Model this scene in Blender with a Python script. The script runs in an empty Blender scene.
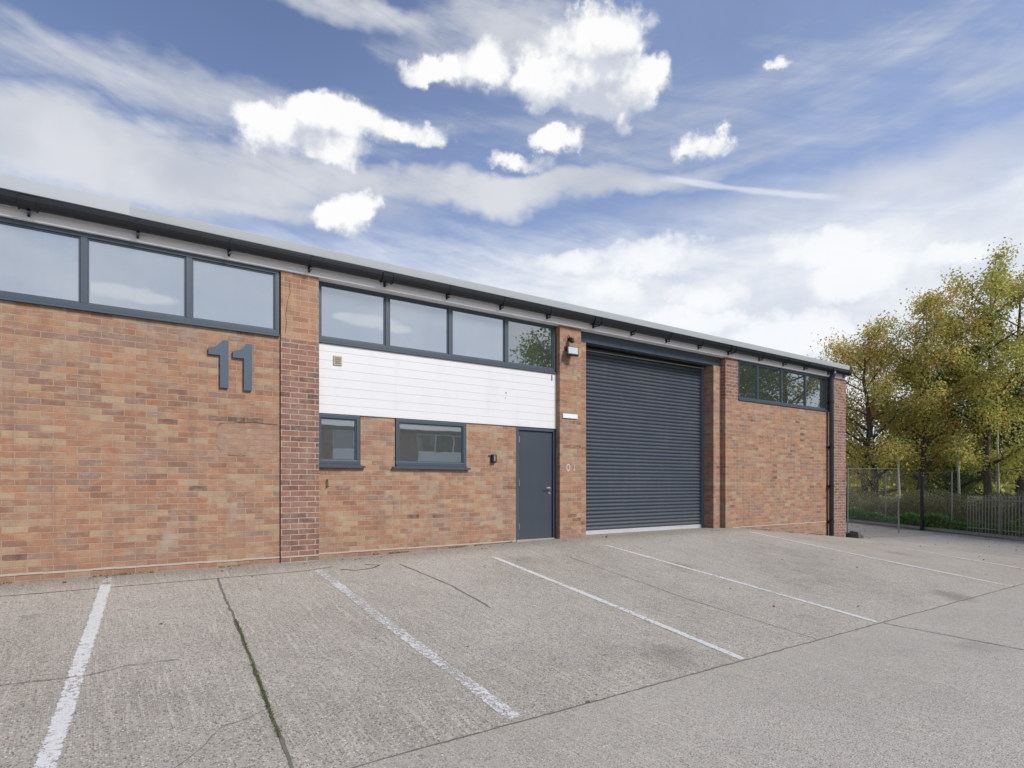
import bpy, math, random
import numpy as np
from mathutils import Vector, Matrix
R = math.radians
random.seed(7)
SC = bpy.context.scene
COL = SC.collection

# ------------------------------------------------------------------ camera
FPX = 607.0
YAW = math.atan2(.571, .821)
cam_d = bpy.data.cameras.new('camera')
cam = bpy.data.objects.new('camera', cam_d)
COL.objects.link(cam)
cam_d.sensor_width = 36
cam_d.lens = FPX / 1024 * 36
cam_d.shift_y = 101 / 1024
cam_d.clip_start = .05
cam_d.clip_end = 3000
cam.location = (0, -8.57, .98)
cam.rotation_euler = (R(90), 0, -YAW)
SC.camera = cam

# ------------------------------------------------------------------ world
SC.view_settings.view_transform = 'Standard'
SC.view_settings.look = 'None'
SC.view_settings.exposure = 0.42
SC.view_settings.gamma = 1
try:
    SC.view_settings.use_curve_mapping = False
except Exception:
    pass
SC.render.engine = 'CYCLES'
SC.cycles.use_denoising = True
SC.cycles.max_bounces = 6
SC.cycles.transparent_max_bounces = 12
SC.render.film_transparent = False

SUN_EL, SUN_AZ = 39.0, 158.0       # azimuth clockwise from +Y
W = bpy.data.worlds.new('World')
SC.world = W
W.use_nodes = True


class NT:
    """small helper for building node trees"""
    def __init__(s, tree):
        s.t = tree
        s.n = tree.nodes
        s.l = tree.links

    def node(s, typ, **kw):
        n = s.n.new(typ)
        for k, v in kw.items():
            setattr(n, k, v)
        return n

    def put(s, sock, v):
        if v is None:
            return
        if isinstance(v, bpy.types.NodeSocket):
            s.l.new(v, sock)
        else:
            if isinstance(v, (tuple, list)) and len(v) == 3 and sock.type == 'RGBA':
                v = (*v, 1)
            sock.default_value = v

    def m(s, op, a, b=None, c=None, clamp=False):
        n = s.node('ShaderNodeMath', operation=op, use_clamp=clamp)
        s.put(n.inputs[0], a)
        s.put(n.inputs[1], b)
        s.put(n.inputs[2], c)
        return n.outputs[0]

    def vm(s, op, a, b=None, out=0):
        n = s.node('ShaderNodeVectorMath', operation=op)
        s.put(n.inputs[0], a)
        s.put(n.inputs[1], b)
        return n.outputs[out]

    def xyz(s, x, y, z):
        n = s.node('ShaderNodeCombineXYZ')
        s.put(n.inputs[0], x)
        s.put(n.inputs[1], y)
        s.put(n.inputs[2], z)
        return n.outputs[0]

    def sep(s, v):
        n = s.node('ShaderNodeSeparateXYZ')
        s.put(n.inputs[0], v)
        return n.outputs

    def noise(s, vec, scale, detail=4, rough=.55, dist=0.0, color=False):
        n = s.node('ShaderNodeTexNoise')
        s.put(n.inputs['Vector'], vec)
        n.inputs['Scale'].default_value = scale
        n.inputs['Detail'].default_value = detail
        n.inputs['Roughness'].default_value = rough
        n.inputs['Distortion'].default_value = dist
        return n.outputs[1] if color else n.outputs[0]

    def voro(s, vec, scale, feature='F1', out=0):
        n = s.node('ShaderNodeTexVoronoi', feature=feature)
        s.put(n.inputs['Vector'], vec)
        n.inputs['Scale'].default_value = scale
        return n.outputs[out]

    def ss(s, v, a, b, lo=0.0, hi=1.0):
        n = s.node('ShaderNodeMapRange', interpolation_type='SMOOTHSTEP')
        s.put(n.inputs[0], v)
        s.put(n.inputs[1], a)
        s.put(n.inputs[2], b)
        s.put(n.inputs[3], lo)
        s.put(n.inputs[4], hi)
        return n.outputs[0]

    def mix(s, f, a, b, blend='MIX'):
        n = s.node('ShaderNodeMix', data_type='RGBA', blend_type=blend)
        s.put(n.inputs[0], f)
        s.put(n.inputs[6], a)
        s.put(n.inputs[7], b)
        return n.outputs[2]

    def ramp(s, f, stops, interp='LINEAR'):
        n = s.node('ShaderNodeValToRGB')
        s.put(n.inputs[0], f)
        cr = n.color_ramp
        cr.interpolation = interp
        while len(cr.elements) < len(stops):
            cr.elements.new(.5)
        for e, (p, c) in zip(cr.elements, stops):
            e.position = p
            e.color = (*c, 1)
        return n.outputs[0]


def sky_world():
    t = NT(W.node_tree)
    t.n.clear()
    sky = t.node('ShaderNodeTexSky', sky_type='NISHITA')
    sky.sun_disc = False
    sky.sun_elevation = R(SUN_EL)
    sky.sun_rotation = R(SUN_AZ)
    sky.altitude = 0
    sky.air_density = 1.0
    sky.dust_density = .6
    sky.ozone_density = 3.0
    d = t.node('ShaderNodeTexCoord').outputs['Generated']
    x, y, z = t.sep(d)
    az = t.m('ARCTAN2', x, y)
    el = t.m('ARCSINE', z)
    # world direction of the clouds: azimuth / elevation (radians)

    def ae(px, py):
        tt = (px - 512) / FPX
        v = (485 - py) / FPX
        return math.atan(tt) + YAW, math.atan(v / math.hypot(1, tt))
    P = t.xyz(az, el, 0)
    wn = t.noise(d, 9, 6, .62, color=True)
    warp = t.vm('MULTIPLY', t.vm('SUBTRACT', wn, (.5, .5, .5)), (.10, .085, 0))
    wn2 = t.noise(d, 42, 4, .6, color=True)
    warp2 = t.vm('MULTIPLY', t.vm('SUBTRACT', wn2, (.5, .5, .5)), (.024, .022, 0))
    PC = t.vm('ADD', t.vm('ADD', P, warp), warp2)

    PC2 = t.vm('ADD', P, t.vm('MULTIPLY', warp, (.12, .12, 0)))

    def blobs(lst, P):
        acc = None
        for (px, py, rx, ry, a) in lst:
            c = ae(px, py)
            c2 = ae(px + 2, py)
            c3 = ae(px, py - 2)
            ra = abs(c2[0] - c[0]) / 2 * rx
            re = abs(c3[1] - c[1]) / 2 * ry
            q = t.vm('MULTIPLY', t.vm('SUBTRACT', P, (c[0], c[1], 0)), (1 / ra, 1 / re, 0))
            r2 = t.vm('DOT_PRODUCT', q, q, out=1)
            f = t.m('MULTIPLY_ADD', r2, -a, a)
            if acc is None:
                acc = f
            else:
                n = t.node('ShaderNodeMath', operation='SMOOTH_MAX')
                t.put(n.inputs[0], acc)
                t.put(n.inputs[1], f)
                n.inputs[2].default_value = .12
                acc = n.outputs[0]
        return acc
    CUM = [(598, 72, 56, 42, 1.2), (556, 72, 50, 36, 1), (600, 42, 62, 44, 1), (640, 82, 34, 34, 1), (606, 95, 50, 26, .8), (488, 64, 32, 24, .5),
                 (282, 134, 52, 27, 1), (345, 122, 64, 30, 1), (408, 128, 40, 17, .8), (336, 152, 48, 22, .9),
                 (430, 68, 34, 15, .7), (344, 220, 34, 18, .8), (364, 211, 26, 17, .8), (558, 143, 27, 17, .8), (702, 141, 32, 17, .65),
                 (783, 56, 13, 8, .5), (522, 168, 44, 9, .5)]
    cum = blobs(CUM, PC)
    cum_up = blobs(CUM, t.vm('ADD', PC, (.012, .030, 0)))
    cn = t.noise(d, 19, 8, .60)
    dw = t.vm('ADD', d, t.vm('MULTIPLY', t.vm('SUBTRACT', wn2, (.5, .5, .5)), (.05, .05, .05)))
    b1 = t.voro(dw, 17, 'SMOOTH_F1', 0)
    b2 = t.voro(dw, 40, 'SMOOTH_F1', 0)
    bil = t.m('ADD', t.m('MULTIPLY_ADD', b1, -1.1, .50), t.m('MULTIPLY_ADD', b2, -.7, .32))
    cd = t.m('ADD', t.m('ADD', cum, bil), t.m('MULTIPLY_ADD', cn, .8, -.42))
    cumA = t.m('MULTIPLY', t.m('POWER', t.ss(cd, -.26, .58), 1.35), .97)
    low = blobs([(650, 258, 62, 20, .8), (715, 292, 40, 16, .8), (600, 292, 40, 14, .6), (820, 246, 66, 22, .9), (858, 272, 60, 28, 1),
                 (790, 336, 70, 24, 1), (690, 322, 60, 16, .8), (940, 262, 50, 16, .7), (560, 262, 50, 12, .5),
                 (1150, 300, 120, 40, .8), (1300, 330, 100, 40, .8)], PC)
    lowA = t.ss(t.m('ADD', t.m('ADD', low, t.m('MULTIPLY', bil, .8)), t.m('MULTIPLY_ADD', cn, .8, -.4)), -.20, .75, 0, .80)
    # cirrus veils, drawn out along the wind
    az2 = t.m('MULTIPLY_ADD', el, .55, az)
    S1 = t.xyz(t.m('MULTIPLY', az2, 1.3), t.m('MULTIPLY', t.m('MULTIPLY_ADD', az, -.12, el), 9.0), t.m('MULTIPLY', y, .3))
    n1 = t.noise(S1, 1.6, 7, .62, .5)
    S2 = t.xyz(t.m('MULTIPLY', az2, 3.0), t.m('MULTIPLY', t.m('MULTIPLY_ADD', az, .22, el), 17.0), 3.7)
    n2 = t.noise(S2, 2.0, 6, .6, .8)
    PV = t.vm('ADD', P, t.vm('MULTIPLY', t.vm('SUBTRACT', t.noise(d, 3.5, 5, .6, color=True), (.5, .5, .5)), (.35, .16, 0)))
    veil = blobs([(60, 150, 270, 66, 1.1), (200, 170, 250, 44, .8), (500, 185, 160, 16, .9), (620, 190, 120, 14, .5), (150, 80, 220, 26, .35), (-200, 160, 300, 120, .8),
                  (430, 188, 220, 20, .8), (330, 0, 200, 22, .6), (860, 195, 200, 22, .3), (490, 45, 110, 55, .7),
                  (230, 212, 150, 14, .6), (1000, 205, 120, 20, .3), (760, 120, 150, 16, .02)], PV)
    v1 = t.m('ADD', t.m('MAXIMUM', veil, -.85), t.m('ADD', t.m('MULTIPLY_ADD', n1, 1.5, -.75), t.m('MULTIPLY_ADD', n2, .9, -.45)))
    veilA = t.ss(v1, -.35, .75, 0, .82)
    # milky bank toward the horizon
    base = t.m('MULTIPLY_ADD', t.m('SUBTRACT', n1, .5), .12, t.m('MULTIPLY_ADD', t.m('SUBTRACT', n2, .5), .12, el))
    azf = t.m('SUBTRACT', az, ae(620, 300)[0])
    lim = t.m('ADD', .350, t.m('MULTIPLY', t.m('MINIMUM', t.m('MAXIMUM', azf, -.8), .7), .03))
    bank = t.ss(t.m('SUBTRACT', base, lim), .085, -.05, 0, .95)
    # thin vapour trail
    a0, a1 = ae(655, 176), ae(845, 198)
    sl = (a1[1] - a0[1]) / (a1[0] - a0[0])
    dl = t.m('ABSOLUTE', t.m('SUBTRACT', t.m('SUBTRACT', el, a0[1]), t.m('MULTIPLY', t.m('SUBTRACT', az, a0[0]), sl)))
    dl = t.m('ADD', dl, t.m('MULTIPLY_ADD', t.noise(d, 30, 3), .006, -.003))
    tr = t.m('MULTIPLY', t.ss(dl, .006, .001), t.m('MULTIPLY', t.ss(az, a0[0] - .02, a0[0] + .05), t.ss(az, a1[0] + .02, a1[0] - .05)))
    tr = t.m('MULTIPLY', tr, .5)
    # pale streaks added behind the view for the bright strip mirrored in the panes
    acc = None
    for (px, py, ra, re_) in ((118, 292, .055, .011), (150, 299, .04, .009), (372, 322, .05, .011), (395, 329, .03, .008), (345, 318, .02, .008)):
        tt, vv = (px - 512) / FPX, (485 - py) / FPX
        wx, wyy = .821 * tt + .571, -(-.571 * tt + .821)
        cc = (math.atan2(wx, wyy), math.atan(vv / math.hypot(wx, wyy)))
        q = t.vm('MULTIPLY', t.vm('SUBTRACT', PC2, (cc[0], cc[1], 0)), (1 / ra, 1 / re_, 0))
        f = t.m('SUBTRACT', 1, t.vm('DOT_PRODUCT', q, q, out=1))
        acc = f if acc is None else t.m('MAXIMUM', acc, f)
    backA = t.ss(acc, -.2, .8, 0, .8)
    # colours
    blue = t.mix(1.0, sky.outputs[0], (.088, .086, .098), 'MULTIPLY')
    pale = t.m('ADD', t.ss(az, ae(250, 100)[0], ae(760, 100)[0], 0, .38), t.ss(el, .70, .30, 0, .28))
    pale = t.m('MULTIPLY', pale, t.ss(t.noise(d, 2.2, 5, .6), .2, .7, .55, 1.15), clamp=True)
    blue = t.mix(.25, blue, (.17, .21, .33))
    blue = t.mix(pale, blue, (.31, .40, .62))
    c = blue
    shade = t.noise(d, 7, 4, .55)
    veilC = t.mix(t.ss(shade, .3, .7), (.45, .47, .505), (.60, .605, .615))
    c = t.mix(veilA, c, veilC)
    bankC = t.mix(t.ss(t.m('ADD', t.m('MULTIPLY', t.noise(S1, 2.2, 5, .6), .35), t.m('MULTIPLY', t.noise(d, 7, 6, .6), .65)), .34, .64), (.52, .56, .63), (.68, .695, .715))
    c = t.mix(bank, c, bankC)
    c = t.mix(tr, c, (.66, .68, .72))
    c = t.mix(lowA, c, (.73, .74, .755))
    c = t.mix(backA, c, (.88, .87, .85))
    lit = t.m('ADD', t.m('SUBTRACT', cum, cum_up), t.m('ADD', t.m('MULTIPLY', bil, 1.3), t.m('MULTIPLY_ADD', t.noise(d, 24, 5, .6), .8, -.40)))
    cumC = t.mix(t.ss(lit, -.42, .50), (.44, .47, .54), (.745, .745, .74))
    c = t.mix(cumA, c, cumC)
    # dark below the horizon
    c = t.mix(t.ss(z, -.01, -.04), c, (.16, .15, .13))
    bg = t.node('ShaderNodeBackground')
    t.put(bg.inputs[0], c)
    bg.inputs[1].default_value = 1.0
    out = t.node('ShaderNodeOutputWorld')
    t.l.new(bg.outputs[0], out.inputs[0])


sky_world()
W.cycles.sampling_method = 'MANUAL'
W.cycles.sample_map_resolution = 1024

sun_d = bpy.data.lights.new('sun', 'SUN')
sun_d.energy = 2.8
sun_d.angle = R(16)
sun_d.color = (1, .955, .89)
sun = bpy.data.objects.new('sun', sun_d)
COL.objects.link(sun)
sd = Vector((math.sin(R(SUN_AZ)) * math.cos(R(SUN_EL)), math.cos(R(SUN_AZ)) * math.cos(R(SUN_EL)), math.sin(R(SUN_EL))))
sun.rotation_euler = sd.to_track_quat('Z', 'Y').to_euler()
sun.location = sd * 60

# ------------------------------------------------------------------ materials
MATS = {}


def mat(name, fn):
    if name in MATS:
        return MATS[name]
    m = bpy.data.materials.new(name)
    m.use_nodes = True
    t = NT(m.node_tree)
    t.n.clear()
    out = t.node('ShaderNodeOutputMaterial')
    b = t.node('ShaderNodeBsdfPrincipled')
    t.l.new(b.outputs[0], out.inputs[0])
    fn(t, b, out)
    MATS[name] = m
    return m


def bump(t, b, h, strength=.5, dist=.01):
    n = t.node('ShaderNodeBump')
    n.inputs['Strength'].default_value = strength
    n.inputs['Distance'].default_value = dist
    t.put(n.inputs['Height'], h)
    t.l.new(n.outputs[0], b.inputs['Normal'])


def pos(t):
    return t.node('ShaderNodeNewGeometry').outputs['Position']


def simple(name, col, rough=.6, metal=0., var=.12, scale=3., spec=.5, bmp=0., bscale=60):
    def fn(t, b, o):
        p = pos(t)
        n = t.noise(p, scale, 5, .6)
        n2 = t.noise(p, scale * 9, 4, .6)
        f = t.m('MULTIPLY_ADD', n, .65, t.m('MULTIPLY', n2, .35))
        lo = tuple(c * (1 - var * 2) for c in col)
        hi = tuple(min(1, c * (1 + var * 2)) for c in col)
        t.put(b.inputs['Base Color'], t.mix(f, lo, hi))
        t.put(b.inputs['Roughness'], t.m('MULTIPLY_ADD', n2, .16, rough - .08))
        b.inputs['Metallic'].default_value = metal
        b.inputs['Specular IOR Level'].default_value = spec
        if bmp:
            bump(t, b, t.noise(p, bscale, 3), bmp, .004)
    return mat(name, fn)


def brick(name, stops, mortar, msize=.0055, mort_mix=1.0, smear=.5, stain=.5, shift=0.):
    def fn(t, b, o):
        p = pos(t)
        x, y, z = t.sep(p)
        u = t.m('ADD', t.m('ADD', x, y), shift)
        wob = t.noise(p, 14, 3, .5, color=True)
        uv = t.vm('ADD', t.xyz(u, t.m('ADD', z, 30.0), 0), t.vm('MULTIPLY', t.vm('SUBTRACT', wob, (.5, .5, .5)), (.010, .008, 0)))
        n = t.node('ShaderNodeTexBrick')
        n.offset = .5
        n.squash = 1.0
        t.put(n.inputs['Vector'], uv)
        t.put(n.inputs['Color1'], (0, 0, 0, 1))
        t.put(n.inputs['Color2'], (1, 1, 1, 1))
        t.put(n.inputs['Mortar'], (.5, .5, .5, 1))
        n.inputs['Scale'].default_value = 1
        n.inputs['Mortar Size'].default_value = msize
        n.inputs['Mortar Smooth'].default_value = .35
        n.inputs['Brick Width'].default_value = .225
        n.inputs['Row Height'].default_value = .075
        fac = n.outputs['Fac']
        tint = n.outputs['Color']
        big = t.noise(p, .9, 5, .6)
        tv = t.m('ADD', tint, t.m('MULTIPLY_ADD', big, .7, -.30), clamp=True)
        col = t.ramp(tv, stops)
        # each face is uneven and weathered
        fine = t.noise(p, 45, 5, .65)
        col = t.mix(t.m('MULTIPLY', t.ss(fine, .35, .75), .62), col, t.mix(.5, col, (.16, .09, .06)))
        warm = t.noise(p, 6, 4, .6)
        col = t.mix(t.m('MULTIPLY', t.ss(warm, .45, .7), .35), col, (.43, .28, .16))
        rowp = t.noise(t.xyz(t.m('MULTIPLY', u, 1.1), 0, t.m('MULTIPLY', z, 7.0)), 1.5, 5, .65)
        col = t.mix(t.m('MULTIPLY', t.ss(rowp, .5, .7), .35), col, (.27, .15, .12))
        col = t.mix(t.m('MULTIPLY', t.ss(rowp, .46, .3), .30), col, (.47, .33, .22))
        soot = t.noise(p, 3.1, 7, .72)
        col = t.mix(t.m('MULTIPLY', t.ss(soot, .50, .68), .42), col, (.17, .105, .085))
        gr = t.noise(p, 1.9, 7, .68)
        col = t.mix(t.m('MULTIPLY', t.ss(gr, .44, .66), .45), col, (.27, .185, .15))
        sp = t.noise(p, 110, 3, .7)
        col = t.mix(t.ss(sp, .55, .72, 0, .40), col, (.16, .10, .08))
        col = t.mix(t.ss(sp, .46, .32, 0, .30), col, (.50, .40, .30))
        # mortar smeared over faces, lime bloom
        sm = t.noise(t.vm('MULTIPLY', p, (1.2, 1.2, 3.0)), 5.5, 7, .68)
        col = t.mix(t.m('MULTIPLY', t.ss(sm, .46, .72), smear), col, (.42, .36, .28))
        run = t.noise(t.vm('MULTIPLY', p, (5.0, 5.0, .55)), 1.6, 6, .65)
        col = t.mix(t.m('MULTIPLY', t.ss(run, .50, .68), .38), col, (.20, .125, .095))
        st = t.noise(t.vm('MULTIPLY', p, (1.6, 1.6, .7)), 1.3, 6, .65)
        col = t.mix(t.m('MULTIPLY', t.ss(st, .57, .74), stain), col, (.36, .30, .26))
        # damp, dirty courses near the ground
        g = t.m('ADD', z, t.m('MULTIPLY_ADD', t.noise(p, 2.2, 5, .6), 1.0, -.5))
        col = t.mix(t.ss(g, .35, -.25, 0, .5), col, t.mix(.55, col, (.24, .15, .11)))
        mc = t.mix(t.noise(p, 12, 4), tuple(c * .75 for c in mortar), tuple(min(1, c * 1.2) for c in mortar))
        mm = t.m('MULTIPLY', fac, t.ss(t.noise(p, 3.5, 5, .6), .30, .55, mort_mix * .45, mort_mix))
        col = t.mix(mm, col, mc)
        col = t.mix(.07, col, (.225, .165, .14))
        t.put(b.inputs['Base Color'], col)
        b.inputs['Roughness'].default_value = .93
        b.inputs['Specular IOR Level'].default_value = .25
        h = t.m('ADD', t.m('MULTIPLY', t.m('SUBTRACT', 1, fac), .7), t.m('MULTIPLY', fine, .35))
        bump(t, b, h, .55, .008)
    return mat(name, fn)


M_brick = brick('orange_brick', [(0, (.085, .045, .040)), (.03, (.13, .065, .052)), (.08, (.23, .115, .080)), (.22, (.30, .145, .090)), (.36, (.36, .195, .115)), (.46, (.32, .13, .075)), (.56, (.42, .235, .135)), (.68, (.35, .16, .090)), (.78, (.40, .255, .155)), (.90, (.42, .32, .205)), (1, (.24, .15, .12))], (.40, .32, .25), mort_mix=.6, smear=.5, stain=.8)
M_brick_pier = brick('purple_brick', [(0, (.075, .042, .045)), (.25, (.13, .062, .056)), (.6, (.22, .095, .075)), (1, (.29, .135, .10))], (.50, .42, .35), msize=.0058, mort_mix=.9, smear=.28, stain=.3, shift=.03)
M_brick_new = brick('pale_brick', [(0, (.30, .14, .085)), (.5, (.42, .22, .125)), (1, (.46, .28, .17))], (.46, .35, .25), mort_mix=.95, smear=.35, stain=.4)
M_frame = simple('window_grey_paint', (.052, .072, .098), .38, var=.06)
M_door = simple('door_grey_paint', (.050, .066, .088), .42, var=.05, scale=1.2)
M_shutter = simple('shutter_steel', (.070, .088, .112), .36, var=.08, scale=1.0, spec=.6)
M_lintel = simple('lintel_paint', (.052, .070, .100), .38, var=.12, scale=2.5)
M_gutter = simple('gutter_plastic', (.010, .013, .018), .32, var=.15)
M_roof = simple('roof_steel', (.40, .43, .45), .5, var=.06, scale=1.1)
M_white = simple('white_cladding', (.70, .70, .72), .45, var=.03, scale=2)
M_fascia = simple('white_fascia', (.84, .84, .85), .55, var=.06, scale=2)
M_galv = simple('galvanised_steel', (.25, .255, .26), .45, .35, var=.15, scale=8)
M_bright = simple('bright_steel', (.55, .55, .56), .25, .9, var=.05)
M_dark = simple('black_plastic', (.012, .012, .014), .45)
M_digit = simple('number_blue_grey', (.058, .092, .135), .4, var=.04)
M_dpc = simple('damp_course_mortar', (.42, .37, .31), .9, var=.2, scale=9)
M_signw = simple('sign_white', (.75, .76, .78), .4, var=.03)
M_vent = simple('vent_beige', (.45, .40, .31), .6)
M_inner = simple('plaster_grey', (.30, .32, .32), .9, var=.05)
M_ceil = simple('ceiling_white', (.72, .74, .73), .9, var=.04)
M_post_black = simple('black_post', (.012, .012, .014), .5)
M_timber = simple('weathered_timber', (.30, .26, .20), .85, var=.2, scale=6)
M_wire = simple('old_wire', (.16, .155, .14), .7, .2)
M_lens = simple('lamp_glass', (.50, .56, .57), .12, spec=.8, var=.05)
M_joint = simple('joint_dark', (.15, .138, .116), .95, var=.3, scale=20)
M_rubble = simple('rubble', (.10, .09, .085), .95, var=.3, scale=12)
M_cut = simple('sealant_dark', (.09, .06, .045), .9)


def soiled(name, col, dirt, rough, k, zlo, zhi, streak=6.0):
    """painted surface with run-off streaks and splash dirt low down"""
    def fn(t, b, o):
        p = pos(t)
        x, y, z = t.sep(p)
        st = t.noise(t.xyz(t.m('MULTIPLY', x, streak), 0, t.m('MULTIPLY', z, .5)), 1.4, 6, .65)
        cl = t.noise(p, 1.5, 6, .65)
        fn_ = t.noise(p, 30, 4, .6)
        c = t.mix(t.m('MULTIPLY', t.ss(st, .48, .72), k), col, dirt)
        c = t.mix(t.m('MULTIPLY', t.ss(cl, .45, .75), k * .8), c, dirt)
        lo = t.m('ADD', z, t.m('MULTIPLY_ADD', cl, .5, -.25))
        c = t.mix(t.ss(lo, zhi, zlo, 0, min(.75, k * 2.2)), c, dirt)
        c = t.mix(t.m('MULTIPLY', fn_, k * .5), c, dirt)
        t.put(b.inputs['Base Color'], c)
        t.put(b.inputs['Roughness'], t.m('MULTIPLY_ADD', cl, .3, rough - .12))
        bump(t, b, cl, .10, .02)
    return mat(name, fn)


M_shutter = soiled('shutter_slats', (.050, .066, .090), (.17, .165, .155), .38, .11, -.1, .55)
M_door = soiled('door_face', (.036, .050, .070), (.14, .135, .125), .40, .07, -.1, .45)
M_white = soiled('white_boards', (.69, .697, .715), (.45, .455, .42), .45, .14, 1.8, 2.1, 3.0)


def pane(name, body, refl, through=0.0, rough=.015):
    """glazing: pale blind film or a look into the dark room, with a mirror-like outer face"""
    def fn(t, b, o):
        p = pos(t)
        x, y, z = t.sep(p)
        fold = t.noise(t.xyz(t.m('MULTIPLY', x, 9.0), 0, t.m('MULTIPLY', z, .35)), 2.0, 4, .6)
        t.put(b.inputs['Base Color'], t.mix(t.ss(fold, .3, .7), tuple(c * .96 for c in body), tuple(c * 1.05 for c in body)))
        b.inputs['Roughness'].default_value = .7
        b.inputs['Specular IOR Level'].default_value = .2
        g = t.node('ShaderNodeBsdfGlossy')
        g.inputs['Roughness'].default_value = rough
        g.inputs['Color'].default_value = (.90, .95, 1.0, 1)
        nb = t.node('ShaderNodeBump')
        nb.inputs['Strength'].default_value = .04
        nb.inputs['Distance'].default_value = .02
        t.put(nb.inputs['Height'], t.noise(p, 1.6, 2, .5))
        t.l.new(nb.outputs[0], g.inputs['Normal'])
        base = b.outputs[0]
        if through:
            tr = t.node('ShaderNodeBsdfTransparent')
            tr.inputs[0].default_value = (.80, .88, .86, 1)
            mx = t.node('ShaderNodeMixShader')
            mx.inputs[0].default_value = through
            t.l.new(base, mx.inputs[1])
            t.l.new(tr.outputs[0], mx.inputs[2])
            base = mx.outputs[0]
        fr = t.node('ShaderNodeFresnel')
        fr.inputs['IOR'].default_value = 1.5
        f = t.m('ADD', t.m('MULTIPLY', fr.outputs[0], 1.5), refl, clamp=True)
        m2 = t.node('ShaderNodeMixShader')
        t.put(m2.inputs[0], f)
        t.l.new(base, m2.inputs[1])
        t.l.new(g.outputs[0], m2.inputs[2])
        t.l.new(m2.outputs[0], o.inputs[0])
    return mat(name, fn)


M_pane_blind = pane('blind_glazing', (.155, .19, .24), .36)
M_pane_dark = pane('dark_glazing', (.032, .042, .036), .32)
M_pane_clear = pane('clear_glazing', (.17, .195, .195), .42, through=.45)  # grey body stands in for light missing from the room behind
M_pane_far = pane('far_glazing', (.015, .018, .016), .08)


def concrete_nodes(t, b, ridges=1.0, tone=1.0, stone=1.0):
    p = pos(t)
    x, y, z = t.sep(p)
    flat = t.xyz(x, y, 0)
    big = t.noise(flat, .35, 6, .62)
    mid = t.noise(flat, 2.6, 6, .65)
    fine = t.noise(flat, 38, 4, .7)
    c = t.mix(t.ss(big, .3, .7), (.222 * tone, .203 * tone, .174 * tone), (.325 * tone, .303 * tone, .268 * tone))
    c = t.mix(t.m('MULTIPLY', t.ss(mid, .35, .72), .45), c, (.35 * tone, .32 * tone, .27 * tone))
    # tamped ridges run down the slope, wandering and broken
    wv = t.noise(t.xyz(t.m('MULTIPLY', x, 31.0), t.m('MULTIPLY', y, 1.7), 0), 1.0, 4, .65, .5)
    rid = t.m('MULTIPLY', t.ss(wv, .44, .62), t.ss(t.noise(flat, 1.1, 5, .65), .30, .66))
    c = t.mix(t.m('MULTIPLY', rid, .36 * ridges), c, (.47 * tone, .43 * tone, .36 * tone))
    # exposed aggregate: pale, tan and dark stones
    vcol = t.voro(flat, 78, 'F1', 1)
    vd = t.voro(flat, 78, 'F1', 0)
    vr, vg, vb = t.sep(vcol)
    sc = t.ramp(vr, [(0, (.05, .045, .04)), (.25, (.15, .125, .095)), (.5, (.31, .255, .185)), (.75, (.50, .46, .39)), (1, (.75, .72, .66))])
    msk = t.m('MULTIPLY', t.ss(vd, .62, .32), t.ss(vg, .22, .40))
    c = t.mix(t.m('MULTIPLY', msk, .80 * stone), c, sc)
    vcol2 = t.voro(flat, 36, 'F1', 1)
    vd2 = t.voro(flat, 36, 'F1', 0)
    a2, b2, c2 = t.sep(vcol2)
    sc2 = t.ramp(a2, [(0, (.09, .08, .07)), (.4, (.26, .22, .17)), (.7, (.40, .36, .30)), (1, (.62, .60, .57))])
    msk2 = t.m('MULTIPLY', t.ss(vd2, .42, .22), t.ss(b2, .62, .72))
    c = t.mix(t.m('MULTIPLY', msk2, .55 * stone), c, sc2)
    pit = t.ss(fine, .56, .68)
    c = t.mix(t.m('MULTIPLY', pit, .65), c, (.11, .10, .088))
    # old spills and moss-dark blotches
    st = t.noise(flat, .8, 7, .7)
    c = t.mix(t.ss(st, .60, .74, 0, .34), c, (.17, .16, .145))
    st2 = t.noise(t.xyz(t.m('ADD', x, 40.0), y, 0), 1.7, 6, .68)
    c = t.mix(t.ss(st2, .64, .72, 0, .4), c, (.19, .165, .13))
    dr = t.voro(t.vm('ADD', flat, t.vm('MULTIPLY', t.vm('SUBTRACT', t.noise(flat, 4, 4, .6, color=True), (.5, .5, .5)), (.5, .5, 0))), .42, 'F1', 0)
    c = t.mix(t.ss(dr, .17, .05, 0, .38), c, (.10, .092, .082))
    ty = t.noise(t.xyz(t.m('MULTIPLY', x, .55), t.m('MULTIPLY', y, 5.5), 2.0), 1.0, 4, .6)
    c = t.mix(t.m('MULTIPLY', t.ss(ty, .60, .70, 0, .16), t.ss(y, -5.0, -5.6)), c, (.15, .14, .13))
    # damp dirty strip along the wall foot
    wf = t.m('ADD', y, t.m('MULTIPLY_ADD', mid, .5, -.25))
    c = t.mix(t.ss(wf, -.55, .0, 0, .4), c, (.17, .16, .13))
    h = t.m('ADD', t.m('MULTIPLY', msk, .6), t.m('ADD', t.m('MULTIPLY', fine, .5), t.m('MULTIPLY', rid, .7 * ridges)))
    return c, h


def yard_fn(t, b, o):
    c1, h = concrete_nodes(t, b, 1.3, 1.27)
    p = pos(t)
    x, y, z = t.sep(p)
    # the apron beyond the joint was laid later: paler and smoother
    apron = t.ss(y, -5.165, -5.175)
    c = t.mix(t.m('MULTIPLY', apron, .27), c1, (.54, .505, .445))
    # far bays have an older, warmer surface
    far = t.ss(t.m('MULTIPLY_ADD', y, -.15, x), 12.3, 12.6)
    c = t.mix(t.m('MULTIPLY', far, .25), c, (.38, .335, .285))
    t.put(b.inputs['Base Color'], c)
    b.inputs['Roughness'].default_value = .9
    b.inputs['Specular IOR Level'].default_value = .3
    bump(t, b, h, .55, .008)


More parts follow.
